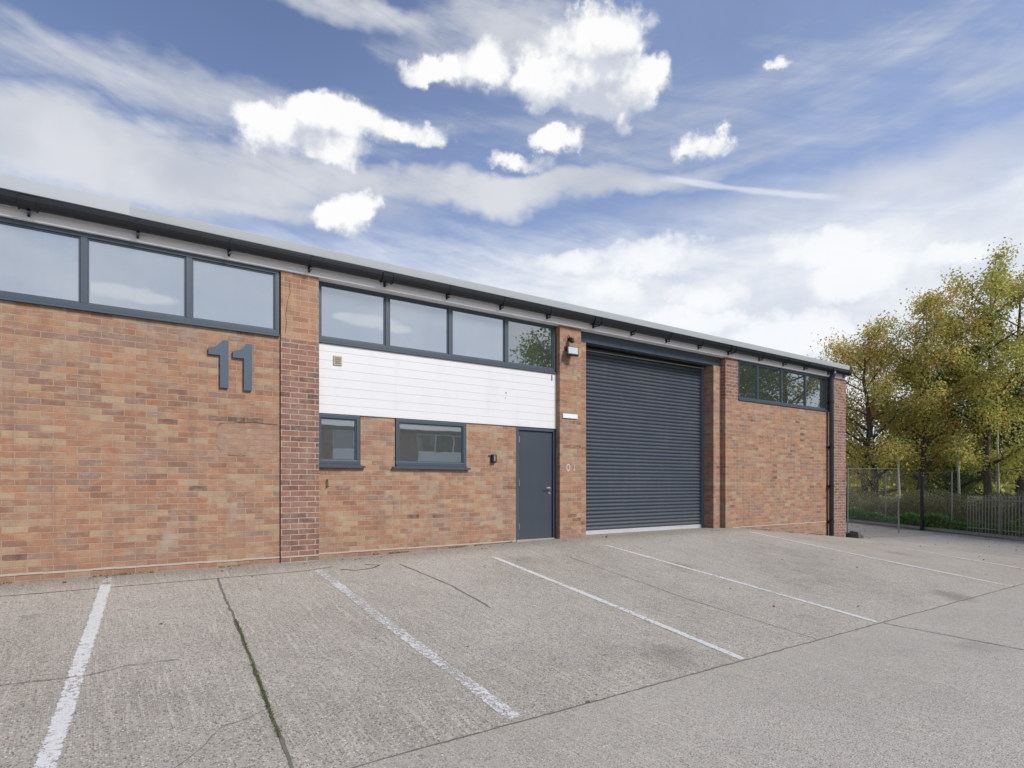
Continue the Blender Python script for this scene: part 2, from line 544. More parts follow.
M_yard = mat('yard_concrete', yard_fn)


def paint_fn(wear, soft):
    def fn(t, b, o):
        c, h = concrete_nodes(t, b, 1.3, 1.27)
        p = pos(t)
        x, y, z = t.sep(p)
        uv = t.node('ShaderNodeTexCoord').outputs['UV']
        u, v, _ = t.sep(uv)
        edge = t.m('ABSOLUTE', t.m('MULTIPLY_ADD', u, 2, -1))
        n = t.noise(p, 26, 6, .72)
        n3 = t.noise(p, 90, 3, .7)
        n2 = t.noise(p, 1.6, 4, .6)
        e2 = t.m('ADD', edge, t.m('ADD', t.m('MULTIPLY_ADD', n, 1.3, -.6), t.m('MULTIPLY_ADD', n2, soft, -soft * .5)))
        k = t.ss(e2, .98, .80)
        worn = t.m('ADD', t.m('MULTIPLY', n, .6), t.m('ADD', t.m('MULTIPLY', n3, .4), t.m('MULTIPLY', n2, .35)))
        k = t.m('MULTIPLY', k, t.ss(worn, wear + .06, wear - .04, .15, 1))
        pc = t.mix(n2, (.56, .56, .545), (.70, .70, .685))
        t.put(b.inputs['Base Color'], t.mix(t.m('MULTIPLY', t.ss(n, .4, .7), .25), pc, (.45, .43, .40)))
        b.inputs['Roughness'].default_value = .7
        bump(t, b, h, .4, .006)
        tr = t.node('ShaderNodeBsdfTransparent')
        mx = t.node('ShaderNodeMixShader')
        t.put(mx.inputs[0], k)
        t.l.new(tr.outputs[0], mx.inputs[1])
        t.l.new(b.outputs[0], mx.inputs[2])
        t.l.new(mx.outputs[0], o.inputs[0])
    return fn


M_paint = mat('line_paint', paint_fn(.74, .45))
M_paint_worn = mat('line_paint_worn', paint_fn(.67, 1.0))
M_paint_thin = mat('line_paint_faded', paint_fn(.70, .3))


def leafmat(name, stops, trans=.35):
    def fn(t, b, o):
        rnd = t.node('ShaderNodeNewGeometry').outputs['Random Per Island']
        p = pos(t)
        cl = t.noise(p, .8, 4, .6)
        f = t.m('ADD', t.m('MULTIPLY', rnd, .62), t.m('MULTIPLY_ADD', cl, 1.1, -.36), clamp=True)
        c = t.ramp(f, stops)
        t.put(b.inputs['Base Color'], c)
        b.inputs['Roughness'].default_value = .6
        b.inputs['Specular IOR Level'].default_value = .25
        tl = t.node('ShaderNodeBsdfTranslucent')
        t.put(tl.inputs[0], t.mix(.0, c, c))
        mx = t.node('ShaderNodeMixShader')
        mx.inputs[0].default_value = trans
        t.l.new(b.outputs[0], mx.inputs[1])
        t.l.new(tl.outputs[0], mx.inputs[2])
        t.l.new(mx.outputs[0], o.inputs[0])
    return mat(name, fn)


M_leaf_gold = leafmat('autumn_leaves', [(0, (.28, .35, .09)), (.3, (.48, .49, .14)), (.55, (.70, .60, .20)), (.75, (.74, .48, .16)), (.9, (.74, .38, .16)), (1, (.56, .28, .17))], .52)
M_leaf_mid = leafmat('turning_leaves', [(0, (.24, .32, .09)), (.3, (.42, .47, .13)), (.6, (.62, .58, .18)), (.85, (.70, .46, .17)), (1, (.66, .33, .16))], .52)
M_leaf_dark = leafmat('green_leaves', [(0, (.09, .15, .045)), (.5, (.18, .27, .08)), (.85, (.24, .30, .08)), (1, (.38, .36, .10))], .45)
M_leaf_weed = leafmat('weed_leaves', [(0, (.10, .18, .05)), (.5, (.20, .36, .10)), (1, (.32, .46, .16))])
M_leaf_moss = leafmat('moss_green', [(0, (.06, .07, .03)), (.5, (.11, .14, .04)), (1, (.19, .22, .09))], .1)
M_leaf_scrub = leafmat('scrub_twigs', [(0, (.11, .10, .05)), (.5, (.19, .18, .085)), (.8, (.21, .24, .08)), (1, (.36, .32, .16))], .1)
M_bark = simple('bark', (.085, .070, .055), .95, var=.25, scale=6, bmp=.6, bscale=30)
M_bark_pale = simple('pale_bark', (.42, .40, .34), .9, var=.2, scale=6)


def grass_fn(t, b, o):
    p = pos(t)
    n = t.noise(p, .25, 5, .6)
    n2 = t.noise(p, 3, 5, .7)
    c = t.mix(n, (.09, .115, .03), (.15, .165, .05))
    c = t.mix(t.m('MULTIPLY', n2, .5), c, (.12, .11, .06))
    t.put(b.inputs['Base Color'], c)
    b.inputs['Roughness'].default_value = .95


M_grass = mat('field_grass', grass_fn)

# ------------------------------------------------------------------ mesh helpers


def tag(o, label=None, cat=None, group=None, kind=None):
    if label:
        o['label'] = label
    if cat:
        o['category'] = cat
    if group:
        o['group'] = group
    if kind:
        o['kind'] = kind
    return o


def empty(name, loc=(0, 0, 0), parent=None):
    o = bpy.data.objects.new(name, None)
    COL.objects.link(o)
    o.location = loc
    o.empty_display_size = .3
    if parent:
        o.parent = parent
    return o


class MB:
    def __init__(s):
        s.v, s.f, s.uv = [], [], None

    def box(s, x0, x1, y0, y1, z0, z1):
        i = len(s.v)
        s.v += [(x0, y0, z0), (x1, y0, z0), (x1, y1, z0), (x0, y1, z0), (x0, y0, z1), (x1, y0, z1), (x1, y1, z1), (x0, y1, z1)]
        s.f += [(i, i + 3, i + 2, i + 1), (i + 4, i + 5, i + 6, i + 7), (i, i + 1, i + 5, i + 4), (i + 1, i + 2, i + 6, i + 5), (i + 2, i + 3, i + 7, i + 6), (i + 3, i, i + 4, i + 7)]
        return s

    def prism(s, prof, x0, x1, axis='x'):
        """profile of (a, z) pairs pushed along an axis; closed with end caps"""
        i = len(s.v)
        n = len(prof)
        for q in (x0, x1):
            for a, z in prof:
                s.v.append((q, a, z) if axis == 'x' else (a, q, z))
        for k in range(n):
            j = (k + 1) % n
            s.f.append((i + k, i + j, i + n + j, i + n + k) if axis != 'x' else (i + j, i + k, i + n + k, i + n + j))
        s.f.append(tuple(i + k for k in range(n)))
        s.f.append(tuple(i + n + k for k in reversed(range(n))))
        return s

    def tube(s, pts, rad, seg=8):
        """pts list of vectors, rad list or number"""
        pts = [Vector(p) for p in pts]
        if not isinstance(rad, (list, tuple)):
            rad = [rad] * len(pts)
        i = len(s.v)
        prev = None
        for k, p in enumerate(pts):
            d = (pts[min(k + 1, len(pts) - 1)] - pts[max(k - 1, 0)]).normalized()
            if prev is None:
                a = d.orthogonal().normalized()
            else:
                a = (prev - d * prev.dot(d)).normalized()
            prev = a
            b_ = d.cross(a)
            for q in range(seg):
                w = 2 * math.pi * q / seg
                s.v.append(tuple(p + (a * math.cos(w) + b_ * math.sin(w)) * rad[k]))
        for k in range(len(pts) - 1):
            for q in range(seg):
                r = (q + 1) % seg
                s.f.append((i + k * seg + q, i + k * seg + r, i + (k + 1) * seg + r, i + (k + 1) * seg + q))
        s.f.append(tuple(i + q for q in reversed(range(seg))))
        s.f.append(tuple(i + (len(pts) - 1) * seg + q for q in range(seg)))
        return s

    def build(s, name, m, parent=None, smooth=False, bevel=0):
        me = bpy.data.meshes.new(name)
        me.from_pydata(s.v, [], s.f)
        me.materials.append(m)
        if smooth:
            me.polygons.foreach_set('use_smooth', [True] * len(me.polygons))
        me.update()
        o = bpy.data.objects.new(name, me)
        COL.objects.link(o)
        if parent:
            o.parent = parent
        if bevel:
            bv = o.modifiers.new('bevel', 'BEVEL')
            bv.width = bevel
            bv.segments = 2
            bv.limit_method = 'ANGLE'
        return o


def fix_parent(o):
    """children keep world coordinates even though the root empty is not at the origin"""
    o.matrix_parent_inverse = Matrix.Translation(-root_loc(o.parent))


def root_loc(p):
    v = Vector((0, 0, 0))
    while p is not None:
        if p.type == 'EMPTY':
            v += Vector(p.location)
        p = p.parent
    return v


def part(mb, name, m, parent, **kw):
    o = mb.build(name, m, parent, **kw)
    if parent is not None and parent.type == 'EMPTY':
        o.matrix_parent_inverse = Matrix.Translation(-root_loc(parent))
    return o


# ------------------------------------------------------------------ ground
WP = [(-20, -.12), (0, -.09), (4, -.07), (7, 0), (12.2, 0), (14, -.17), (16.1, -.36), (17.3, -.48), (20, -.58), (24, -.65)]


def wall_z(s):
    if s <= WP[0][0]:
        return WP[0][1]
    for a, b in zip(WP, WP[1:]):
        if s <= b[0]:
            return a[1] + (b[1] - a[1]) * (s - a[0]) / (b[0] - a[0])
    return -.65


def zg(s, y):
    q = min(1, max(0, -y / 5.17))
    return wall_z(s) * (1 - q) - .65 * q


def kerb_x(y):
    k = 24.0 + .717 * y
    return k if y > -3 else 21.85 + (k - 21.85) * max(0, (y + 6) / 3) if y > -6 else 21.85


def sheet(name, xs_fn, ys, nu, zfn, m, kind='structure'):
    v, f = [], []
    for y in ys:
        x0, x1 = xs_fn(y)
        for k in range(nu + 1):
            x = x0 + (x1 - x0) * k / nu
            v.append((x, y, zfn(x, y)))
    for j in range(len(ys) - 1):
        for k in range(nu):
            a = j * (nu + 1) + k
            f.append((a, a + 1, a + nu + 2, a + nu + 1))
    mb = MB()
    mb.v, mb.f = v, f
    o = mb.build(name, m, smooth=True)
    if kind:
        o['kind'] = kind
    return o


ys = sorted(set([-30 + .5 * k for k in range(90)] + [-5.17 + .02 * k for k in (-1, 0, 1)] + [-4.99, -5.1]))
sheet('yard', lambda y: (-32, kerb_x(y)), ys, 220, zg, M_yard)


def field_z(x, y):
    return -.82 if x < kerb_x(y) + .05 and -31 < y < 15 else -.58


fy = [-500, -250, -120, -60, -31.2, -30.9] + [-28 + 2 * k for k in range(21)] + [15.1, 15.4, 25, 50, 80, 120, 200, 400, 700]
v, f = [], []
for y in fy:
    kx = kerb_x(max(-30, min(15, y)))
    xs = [-500, -200, -80, -40, kx - .5, kx + .05, kx + .12, kx + 3, kx + 10, 60, 100, 180, 300, 500, 800]
    for x in xs:
        v.append((x, y, field_z(x, y)))
n = 15
for j in range(len(fy) - 1):
    for k in range(n - 1):
        a = j * n + k
        f.append((a, a + 1, a + n + 1, a + n))
mb = MB()
mb.v, mb.f = v, f
tag(mb.build('ground', M_grass), kind='structure')

# concrete edging along the yard
mb = MB()
kp = [(-29 + .75 * k) for k in range(59)]
for a, b in zip(kp, kp[1:]):
    xa, xb = kerb_x(a), kerb_x(b)
    i = len(mb.v)
    z0, z1 = -.9, -.53
    mb.v += [(xa - .02, a, z0), (xa + .13, a, z0), (xa + .13, a, z1), (xa - .02, a, z1), (xb - .02, b - .008, z0), (xb + .13, b - .008, z0), (xb + .13, b - .008, z1), (xb - .02, b - .008, z1)]
    mb.f += [(i, i + 1, i + 2, i + 3), (i + 5, i + 4, i + 7, i + 6), (i + 3, i + 2, i + 6, i + 7), (i, i + 3, i + 7, i + 4), (i + 1, i + 5, i + 6, i + 2)]
tag(mb.build('kerb', simple('kerb_concrete', (.30, .28, .25), .9, var=.2, scale=4)), kind='structure')


def ribbon(name, pts, w, m, lift=.004, jag=0., step=.06, smoothw=False, wfn=None):
    """strip following the ground"""
    P = [Vector((p[0], p[1])) for p in pts]
    out = []
    for a, b in zip(P, P[1:]):
        L = (b - a).length
        k = max(1, int(L / step))
        for q in range(k):
            out.append(a + (b - a) * q / k)
    out.append(P[-1])
    rnd = random.Random(len(out) * 7 + int(w * 1e4))
    v, f, uvs = [], [], []
    wob = 0
    for k, p in enumerate(out):
        d = (out[min(k + 1, len(out) - 1)] - out[max(k - 1, 0)]).normalized()
        nrm = Vector((-d.y, d.x))
        wob = wob * .8 + rnd.uniform(-1, 1) * jag
        ww = w * (wfn(k / len(out)) if wfn else 1)
        r1 = ww / 2 * (1 + (rnd.uniform(-.5, .5) if jag else 0))
        r2 = ww / 2 * (1 + (rnd.uniform(-.5, .5) if jag else 0))
        for r, uu in ((-r1, 0), (r2, 1)):
            q = p + nrm * (r + wob)
            v.append((q.x, q.y, zg(q.x, q.y) + lift))
            uvs.append((uu, k * step))
    for k in range(len(out) - 1):
        f.append((2 * k, 2 * k + 1, 2 * k + 3, 2 * k + 2))
    me = bpy.data.meshes.new(name)
    me.from_pydata(v, [], f)
    uvl = me.uv_layers.new(name='UVMap')
    for l in me.loops:
        uvl.data[l.index].uv = uvs[l.vertex_index]
    me.materials.append(m)
    o = bpy.data.objects.new(name, me)
    COL.objects.link(o)
    o['kind'] = 'structure'
    return o


# painted bay lines
ribbon('bay_line', [(.17, -.12), (.155, -.35)], .10, M_paint_worn)
ribbon('bay_line', [(.15, -.42), (-.2, -4.39), (-.26, -5.1)], .125, M_paint, wfn=lambda t: 1)
ribbon('bay_line', [(2.47, -.55), (2.43, -2.71), (2.43, -5.11)], .13, M_paint_worn)
ribbon('bay_line', [(5.1, -.72), (5.07, -3.14), (5.01, -5.15)], .10, M_paint)
ribbon('bay_line', [(7.5, -.72), (7.61, -3.32), (7.66, -5.13)], .10, M_paint)
ribbon('bay_line', [(12.06, -.5), (12.04, -3.24), (12.15, -5.15)], .10, M_paint)
ribbon('bay_line', [(15.4, -1.2), (14.65, -3.68), (14.45, -5.15)], .10, M_paint)
ribbon('bay_line', [(17.6, -1.0), (17.0, -3.4), (16.8, -5.2)], .10, M_paint)
ribbon('bay_line', [(19.6, -1.4), (19.2, -3.4), (19.0, -5.2)], .08, M_paint_thin)
# slab joints and cracks
ribbon('slab_joint', [(-14, -5.17), (30 - 8.5, -5.17)], .015, M_joint, .003, .003)
ribbon('slab_joint', [(-14, -.56), (2.3, -.55), (2.7, -.45)], .018, M_joint, .003, .003)
ribbon('slab_joint', [(1.27, -.55), (1.14, -2.5), (1.03, -3.9), (.98, -4.5), (.94, -5.16)], .022, M_joint, .003, .005)
ribbon('slab_joint', [(3.6, -.6), (3.72, -1.85), (3.67, -2.87)], .024, M_joint, .003, .004)
ribbon('slab_joint', [(6.25, -1.0), (6.17, -3.6), (6.3, -5.16)], .008, M_joint, .003, .004)
ribbon('slab_joint', [(7.68, -5.2), (7.58, -6.53), (7.5, -10), (7.4, -20)], .014, M_joint, .003, .003)
ribbon('slab_joint', [(.3, -5.2), (.2, -9), (.1, -20)], .02, M_joint, .003, .003)
ribbon('slab_joint', [(17.3, .3), (20.2, -.2), (23.6, -.4)], .03, M_joint, .003, .004)
ribbon('slab_joint', [(14.9, -5.2), (14.8, -12)], .02, M_joint, .003, .003)
ribbon('crack', [(-1.6, -3.05), (-.9, -3.12), (-.5, -3.05), (0, -3.1), (.25, -3.02), (.6, -3.06)], .007, M_joint, .0085, .008)
ribbon('crack', [(.35, -4.75), (.54, -4.58), (.7, -4.33), (.82, -4.30), (1.0, -4.22)], .007, M_joint, .003, .008)
ribbon('crack', [(2.75, -.62), (2.9, -.75), (3.2, -.7), (3.35, -.55), (3.15, -.45)], .03, simple('tar_smear', (.11, .10, .085), .8), .003, .012)
# moss growing in the joint: many small leaves


def leaf_mesh(name, C, size, m, parent=None, flat=0., elong=1.5, rng=None, droop=0.):
    """C (n,3) centres; one bent quad each, random orientation"""
    rng = rng or np.random.default_rng(1)
    C = np.asarray(C, float)
    n = len(C)
    d = rng.normal(size=(n, 3))
    d[:, 2] = d[:, 2] * (1 - flat) - droop
    d /= np.linalg.norm(d, axis=1)[:, None]
    nn = rng.normal(size=(n, 3))
    nn[:, 2] += flat * 3
    s_ = np.cross(d, nn)
    s_ /= np.linalg.norm(s_, axis=1)[:, None] + 1e-9
    L = (size * rng.uniform(.6, 1.35, n))[:, None]
    Wd = L / elong
    v = np.empty((n, 4, 3))
    v[:, 0] = C - d * L * .5
    v[:, 1] = C + s_ * Wd * .5
    v[:, 2] = C + d * L * .5
    v[:, 3] = C - s_ * Wd * .5
    v = v.reshape(-1, 3)
    me = bpy.data.meshes.new(name)
    me.vertices.add(4 * n)
    me.vertices.foreach_set('co', v.ravel())
    me.loops.add(4 * n)
    me.loops.foreach_set('vertex_index', np.arange(4 * n, dtype=np.int32))
    me.polygons.add(n)
    me.polygons.foreach_set('loop_start', np.arange(0, 4 * n, 4, dtype=np.int32))
    me.polygons.foreach_set('loop_total', np.full(n, 4, dtype=np.int32))
    me.materials.append(m)
    me.update(calc_edges=True)
    me.validate()
    o = bpy.data.objects.new(name, me)
    COL.objects.link(o)
    if parent:
        o.parent = parent
        if parent.type == 'EMPTY':
            o.matrix_parent_inverse = Matrix.Translation(-root_loc(parent))
    return o


rng = np.random.default_rng(5)
mossp = []
for k in range(2600):
    y = -2.2 - abs(rng.normal() * .9) if rng.random() < .5 else -3.4 - rng.random() * 1.25
    x = np.interp(y, [-5.16, -4.5, -3.9, -2.5, -.55], [.94, .98, 1.03, 1.14, 1.27])
    if -4.75 < y < -1.6:
        wd = .022 * (.35 + .65 * abs(math.sin(y * 4.1) * math.sin(y * 9.3 + 1) + .5 * math.sin(y * 17)))
        mossp.append((x + rng.normal() * wd * .55, y, zg(x, y) + .004 + rng.random() * .008))
tag(leaf_mesh('moss', mossp, .009, M_leaf_moss, flat=.4, rng=rng), kind='stuff')

# ------------------------------------------------------------------ the unit
unit = empty('industrial_unit', (7, 5, 0))
tag(unit, 'long low brick industrial unit with grey roller shutter, entrance door and number 11', 'building')
GZ = -1.0
ZT = 3.90
XL, XR = -12.6, 17.22
D = .12            # recess of the entrance bay

# main brick walls
b_ = MB()
piers = [-12.6, -7.7, -2.78]
# left plain bays (front face y=0)
for x0, x1 in ((-12.1, -7.7), (-7.2, -2.78), (-2.28, 2.12)):
    part(MB().box(x0, x1, 0, .25, GZ, 3.0), 'wall', M_brick, unit)
b_ = MB()
b_.box(2.645, 3.85, D, D + .25, GZ, 1.265).box(3.85, 5.12, D, D + .25, GZ, 1.265).box(5.12, 6.13, D, D + .25, GZ, 2.005)
b_.box(3.30, 3.85, D, D + .25, 1.265, 2.005)
b_.box(6.13, 7.02, D + .01, D + .25, GZ, -.03)
part(b_, 'wall', M_brick, unit)
b_ = MB()
b_.box(11.88, 16.42, 0, .25, GZ, 2.96)
part(b_, 'wall', M_brick, unit)
# end and back walls
b_ = MB().box(XR - .25, XR, .30, 14, GZ, 4.05)
part(b_, 'wall', M_brick, unit)
b_ = MB().box(XL, XL + .25, .30, 14, GZ, 4.05)
part(b_, 'wall', M_brick, unit)
b_ = MB().box(XL, XR, 14, 14.25, GZ, 4.05)
part(b_, 'wall', M_brick, unit)
# piers
for x in piers:
    part(MB().box(x, x + .5, -.03, .30, GZ, 2.97), 'pier', M_brick_pier, unit)
    part(MB().box(x + .003, x + .497, -.026, .30, 2.972, ZT + .02), 'pier', M_brick_new, unit)
p1 = part(MB().box(2.125, 2.642, -.03, .37, GZ, 2.97), 'pier', M_brick_pier, unit)
tag(p1, 'purple brick pier with white mortar')
p1b = part(MB().box(2.128, 2.639, -.026, .37, 2.972, ZT + .02), 'pier', M_brick_new, unit)
tag(p1b, 'rebuilt paler brick top of pier with a crack')
# crack on the rebuilt top
rnd = random.Random(3)
pts = [(2.245, 3.78), (2.235, 3.70), (2.25, 3.62), (2.215, 3.5), (2.205, 3.4), (2.19, 3.3), (2.20, 3.2), (2.185, 3.05)]
c_ = MB()
for (xa, za), (xb, zb) in zip(pts, pts[1:]):
    i = len(c_.v)
    c_.v += [(xa - .0028, -.029, za), (xa + .0028, -.029, za), (xb + .0028, -.029, zb), (xb - .0028, -.029, zb)]
    c_.f.append((i, i + 1, i + 2, i + 3))
part(c_, 'crack', M_cut, p1b)
# movement joint beside the pier
part(MB().box(2.118, 2.1245, -.003, .1, -.1, 3.0), 'sealant_joint', M_cut, unit)
p2 = part(MB().box(7.022, 7.53, 0, .37, GZ, ZT + .02), 'pier', M_brick, unit)
for x0, x1 in ((7.532, 7.76), (11.61, 11.878)):
    part(MB().box(x0, x1, D, .40, GZ, 3.70), 'jamb', M_brick, unit)
part(MB().box(11.882, 12.345, -.001, .24, 2.962, ZT + .02), 'pier', M_brick_pier, unit)
part(MB().box(16.42, XR, -.03, .30, GZ, ZT + .02), 'pier', M_brick_pier, unit)
for x0, x1 in ((7.532, 7.632), (11.862, 11.878)):
    part(MB().box(x0, x1, D + .02, .40, 3.702, 3.9), 'jamb_top', M_brick, unit)

# damp-proof course
b_ = MB()
for x0, x1, y in ((-12.1, -7.702, 0), (-7.2, -2.782, 0), (-2.278, 2.112, 0), (2.646, 6.128, D), (12.15, 16.3, 0)):
    b_ = MB()
    n = int((x1 - x0) / .225)
    for k in range(n):
        a = x0 + (x1 - x0) * k / n
        b2 = x0 + (x1 - x0) * (k + 1) / n
        j = rnd.uniform(-.003, .003)
        b_.box(a, b2, y - .008 + rnd.uniform(-.003, .003), y + .05, -.012 + j, .010 + j)
    part(b_, 'damp_course', M_dpc, unit)
for x0, x1, y in ((2.13, 2.64, -.03), (-2.776, -2.286, -.03)):
    part(MB().box(x0, x1, y - .007, y + .04, -.010, .008), 'damp_course', M_dpc, unit)


def window(x0, x1, z0, z1, y, mulls, panes, fw=.055, sill=True, cill_out=.03, parent=unit, m=None, mw=.034):
    """frame > pane, sill: frame ring and mullions standing in the opening"""
    m = m or M_frame
    fr = MB()
    fr.box(x0, x1, y, y + .07, z0, z0 + fw)
    fr.box(x0, x1, y, y + .07, z1 - fw, z1)
    fr.box(x0, x0 + fw, y, y + .07, z0 + fw, z1 - fw)
    fr.box(x1 - fw, x1, y, y + .07, z0 + fw, z1 - fw)
    for mx in mulls:
        fr.box(mx - mw, mx + mw, y, y + .07, z0 + fw, z1 - fw)
    w = part(fr, 'window', m, parent, bevel=.004)
    ed = [x0 + fw] + [q for mx in mulls for q in (mx - mw, mx + mw)] + [x1 - fw]
    for k in range(0, len(ed), 2):
        a, b2 = ed[k], ed[k + 1]
        # glazing bead
        g = MB()
        bz0, bz1 = z0 + fw, z1 - fw
        g.box(a, b2, y + .016, y + .06, bz0, bz0 + .016).box(a, b2, y + .016, y + .06, bz1 - .016, bz1)
        g.box(a, a + .016, y + .016, y + .06, bz0 + .016, bz1 - .016).box(b2 - .016, b2, y + .016, y + .06, bz0 + .016, bz1 - .016)
        g.build('glazing_bead', M_frame, w)
        MB().box(a + .014, b2 - .014, y + .032, y + .038, bz0 + .014, bz1 - .014).build('pane', panes[k // 2], w)
    if sill:
        MB().prism([(y - cill_out, z0 - .032), (y - cill_out, z0 - .006), (y + .03, z0 + .004), (y + .03, z0 - .032)], x0 - .0, x1 + .0).build('sill', m, w)
    return w


for x0, x1, ms in ((-12.1, -7.702, (-11.0, -9.9, -8.8)), (-7.2, -2.782, (-6.1, -5.0, -3.9)), (-2.27, 2.11, (-1.17, -.056, 1.022))):
    window(x0, x1, 3.02, 3.892, -.012, ms, [M_pane_blind] * 4)
window(2.652, 7.012, 3.045, 3.905, D - .02, (3.722, 4.814, 5.917), [M_pane_blind] * 3 + [M_pane_dark])
window(12.36, 16.30, 2.985, 3.872, .0, (13.136, 14.15, 15.248), [M_pane_dark] * 4, fw=.04, mw=.021)
lw = window(2.652, 3.29, 1.285, 2.0, D - .015, (), [M_pane_clear], cill_out=.035)
lw2 = window(3.86, 5.11, 1.285, 2.0, D - .015, (), [M_pane_clear], cill_out=.035)
for w, (a, b2) in ((lw, (2.652, 3.36)), (lw2, (3.80, 5.17))):
    MB().box(a, b2, D - .058, D - .019, 1.232, 1.262).build('sill', M_frame, w)

# white boarded panel
b_ = MB()
z = 2.008
bh = .1275
while z < 3.0:
    z2 = min(z + bh, 3.012)
    b_.prism([(D - .022, z + .003), (D - .017, z), (D + .10, z), (D + .10, z2), (D - .017, z2), (D - .022, z2 - .003)][::-1], 2.646, 7.018)
    z = z2
pn = part(b_, 'clad_panel', M_white, unit)
tag(pn, 'white horizontal boarded cladding panel')
vent = MB().box(2.885, 3.01, D - .040, D - .019, 2.715, 2.85)
vv = vent.build('vent', M_vent, pn, bevel=.004)
for k in range(5):
    MB().box(2.905, 2.99, D - .046, D - .039, 2.735 + k * .021, 2.745 + k * .021).build('louvre', M_vent, vv) if False else None
lv = MB()
for k in range(4):
    lv.box(2.905, 2.99, D - .047, D - .039, 2.738 + k * .026, 2.748 + k * .026)
lv.build('louvre', simple('vent_dark', (.22, .19, .15), .8), vv)
MB().box(6.903, 6.918, D - .030, D - .021, 2.88, 2.98).build('latch', M_dark, pn)
MB().tube([(5.90, D - .035, 2.574), (5.90, D - .015, 2.574)], .009).build('screw', M_dark, pn)
MB().tube([(5.885, D - .035, 2.48), (5.885, D - .015, 2.48)], .006).build('screw', M_dark, pn)

# entrance door
dr = MB()
dr.box(6.19, 6.955, D + .028, D + .07, .02, 1.945)
door = part(dr, 'door', M_door, unit, bevel=.003)
fr = MB().box(6.13, 6.186, D - .005, D + .09, -.02, 2.004).box(6.96, 7.018, D - .005, D + .09, -.02, 2.004).box(6.186, 6.96, D - .005, D + .09, 1.95, 2.004)
part(fr, 'door_frame', M_frame, unit, bevel=.003)
part(MB().box(6.14, 7.01, D - .01, D + .09, -.03, .016), 'threshold', simple('threshold_concrete', (.33, .30, .26), .9), unit)
h = MB().tube([(6.885, D + .03, .925), (6.885, D - .025, .925), (6.88, D - .033, .925), (6.77, D - .035, .925)], .010, 8)
h.tube([(6.885, D + .03, .925), (6.885, D + .020, .925)], .026, 14)
h.build('handle', M_bright, door, smooth=False)
MB().tube([(6.885, D + .03, .83), (6.885, D + .012, .83)], .024, 14).build('lock', M_bright, door)
for zc in (.25, 1.02, 1.78):
    MB().tube([(6.188, D - .010, zc - .055), (6.188, D - .010, zc + .055)], .011, 8).build('hinge', M_bright, door)

# rolling shutter
sh = MB()
prof = []
SY = .43
z = .082
n_sl = 48
ph = (3.72 - .082) / n_sl
for k in range(n_sl):
    for q in range(5):
        w = q / 5
        prof.append((SY - .026 * math.sin(math.pi * w) ** .8, z + w * ph * .90))
    prof.append((SY + .002, z + ph * .93))
    z += ph
prof += [(SY + .002, z), (SY + .05, z), (SY + .05, .082)]
shut = part(sh.prism(prof[::-1], 7.80, 11.575), 'roller_shutter', M_shutter, unit)
tag(shut, 'dark grey steel roller shutter of narrow ribbed slats')
MB().box(7.80, 11.575, SY - .030, SY + .03, -.06, .078).build('bottom_rail', simple('rail_pale', (.50, .51, .53), .4, .1), shut)
for x0, x1 in ((7.765, 7.825), (11.545, 11.606)):
    MB().box(x0, x1, SY - .055, SY + .06, -.05, 3.72).build('guide_rail', simple('rail_blue', (.16, .19, .25), .4, .2), shut)
MB().box(7.77, 11.60, .20, SY + .1, 3.705, 3.90).build('shutter_box', M_dark, shut)
MB().tube([(7.77, .37, 3.62), (11.6, .37, 3.66)], .009, 6).build('cable', M_vent, shut)
lt = MB().box(7.634, 11.860, D - .006, D + .012, 3.70, 3.905).box(7.634, 11.860, D + .012, D + .16, 3.70, 3.716).box(7.634, 11.86, D + .012, D + .16, 3.889, 3.905)
part(lt, 'lintel', M_lintel, unit)
part(MB().box(7.76, 11.61, D, .40, -.25, -.035), 'threshold', simple('sill_concrete', (.34, .32, .28), .9), unit)

# fascia, gutter, roof
part(MB().box(XL, XR, -.060, .10, 3.890, 4.05), 'fascia', M_fascia, unit)
g = MB()
gp = []
gc, gz, gr = -.148, 4.09, .082
for k in range(9):
    a = math.pi + math.pi * k / 8
    gp.append((gc + gr * math.cos(a), gz + gr * 1.34 * math.sin(a)))
gp += [(gc + gr, gz + .022), (gc + gr - .006, gz + .022)]
for k in range(8, -1, -1):
    a = math.pi + math.pi * k / 8
    gp.append((gc + (gr - .006) * math.cos(a), gz + (gr - .006) * 1.34 * math.sin(a)))
gp += [(gc - gr - .008, gz + .012), (gc - gr - .008, gz + .022), (gc - gr, gz + .022)]
gut = part(g.prism(gp, XL, XR - .06), 'gutter', M_gutter, unit, smooth=False)
for x in (XL, XR - .065):
    MB().prism([(gc + gr * math.cos(math.pi + math.pi * k / 8), gz + gr * 1.34 * math.sin(math.pi + math.pi * k / 8)) for k in range(9)], x, x + .006).build('end_cap', M_gutter, gut)
brk = [-.55, .47, 1.47, 2.49, 3.6, 4.65, 5.67, 6.67, 7.77, 8.78, 9.8, 10.83, 11.88, 13.07, 14.08, 15.03, 16.2, 17.0] + [-1.6 - 1.02 * k for k in range(11)]
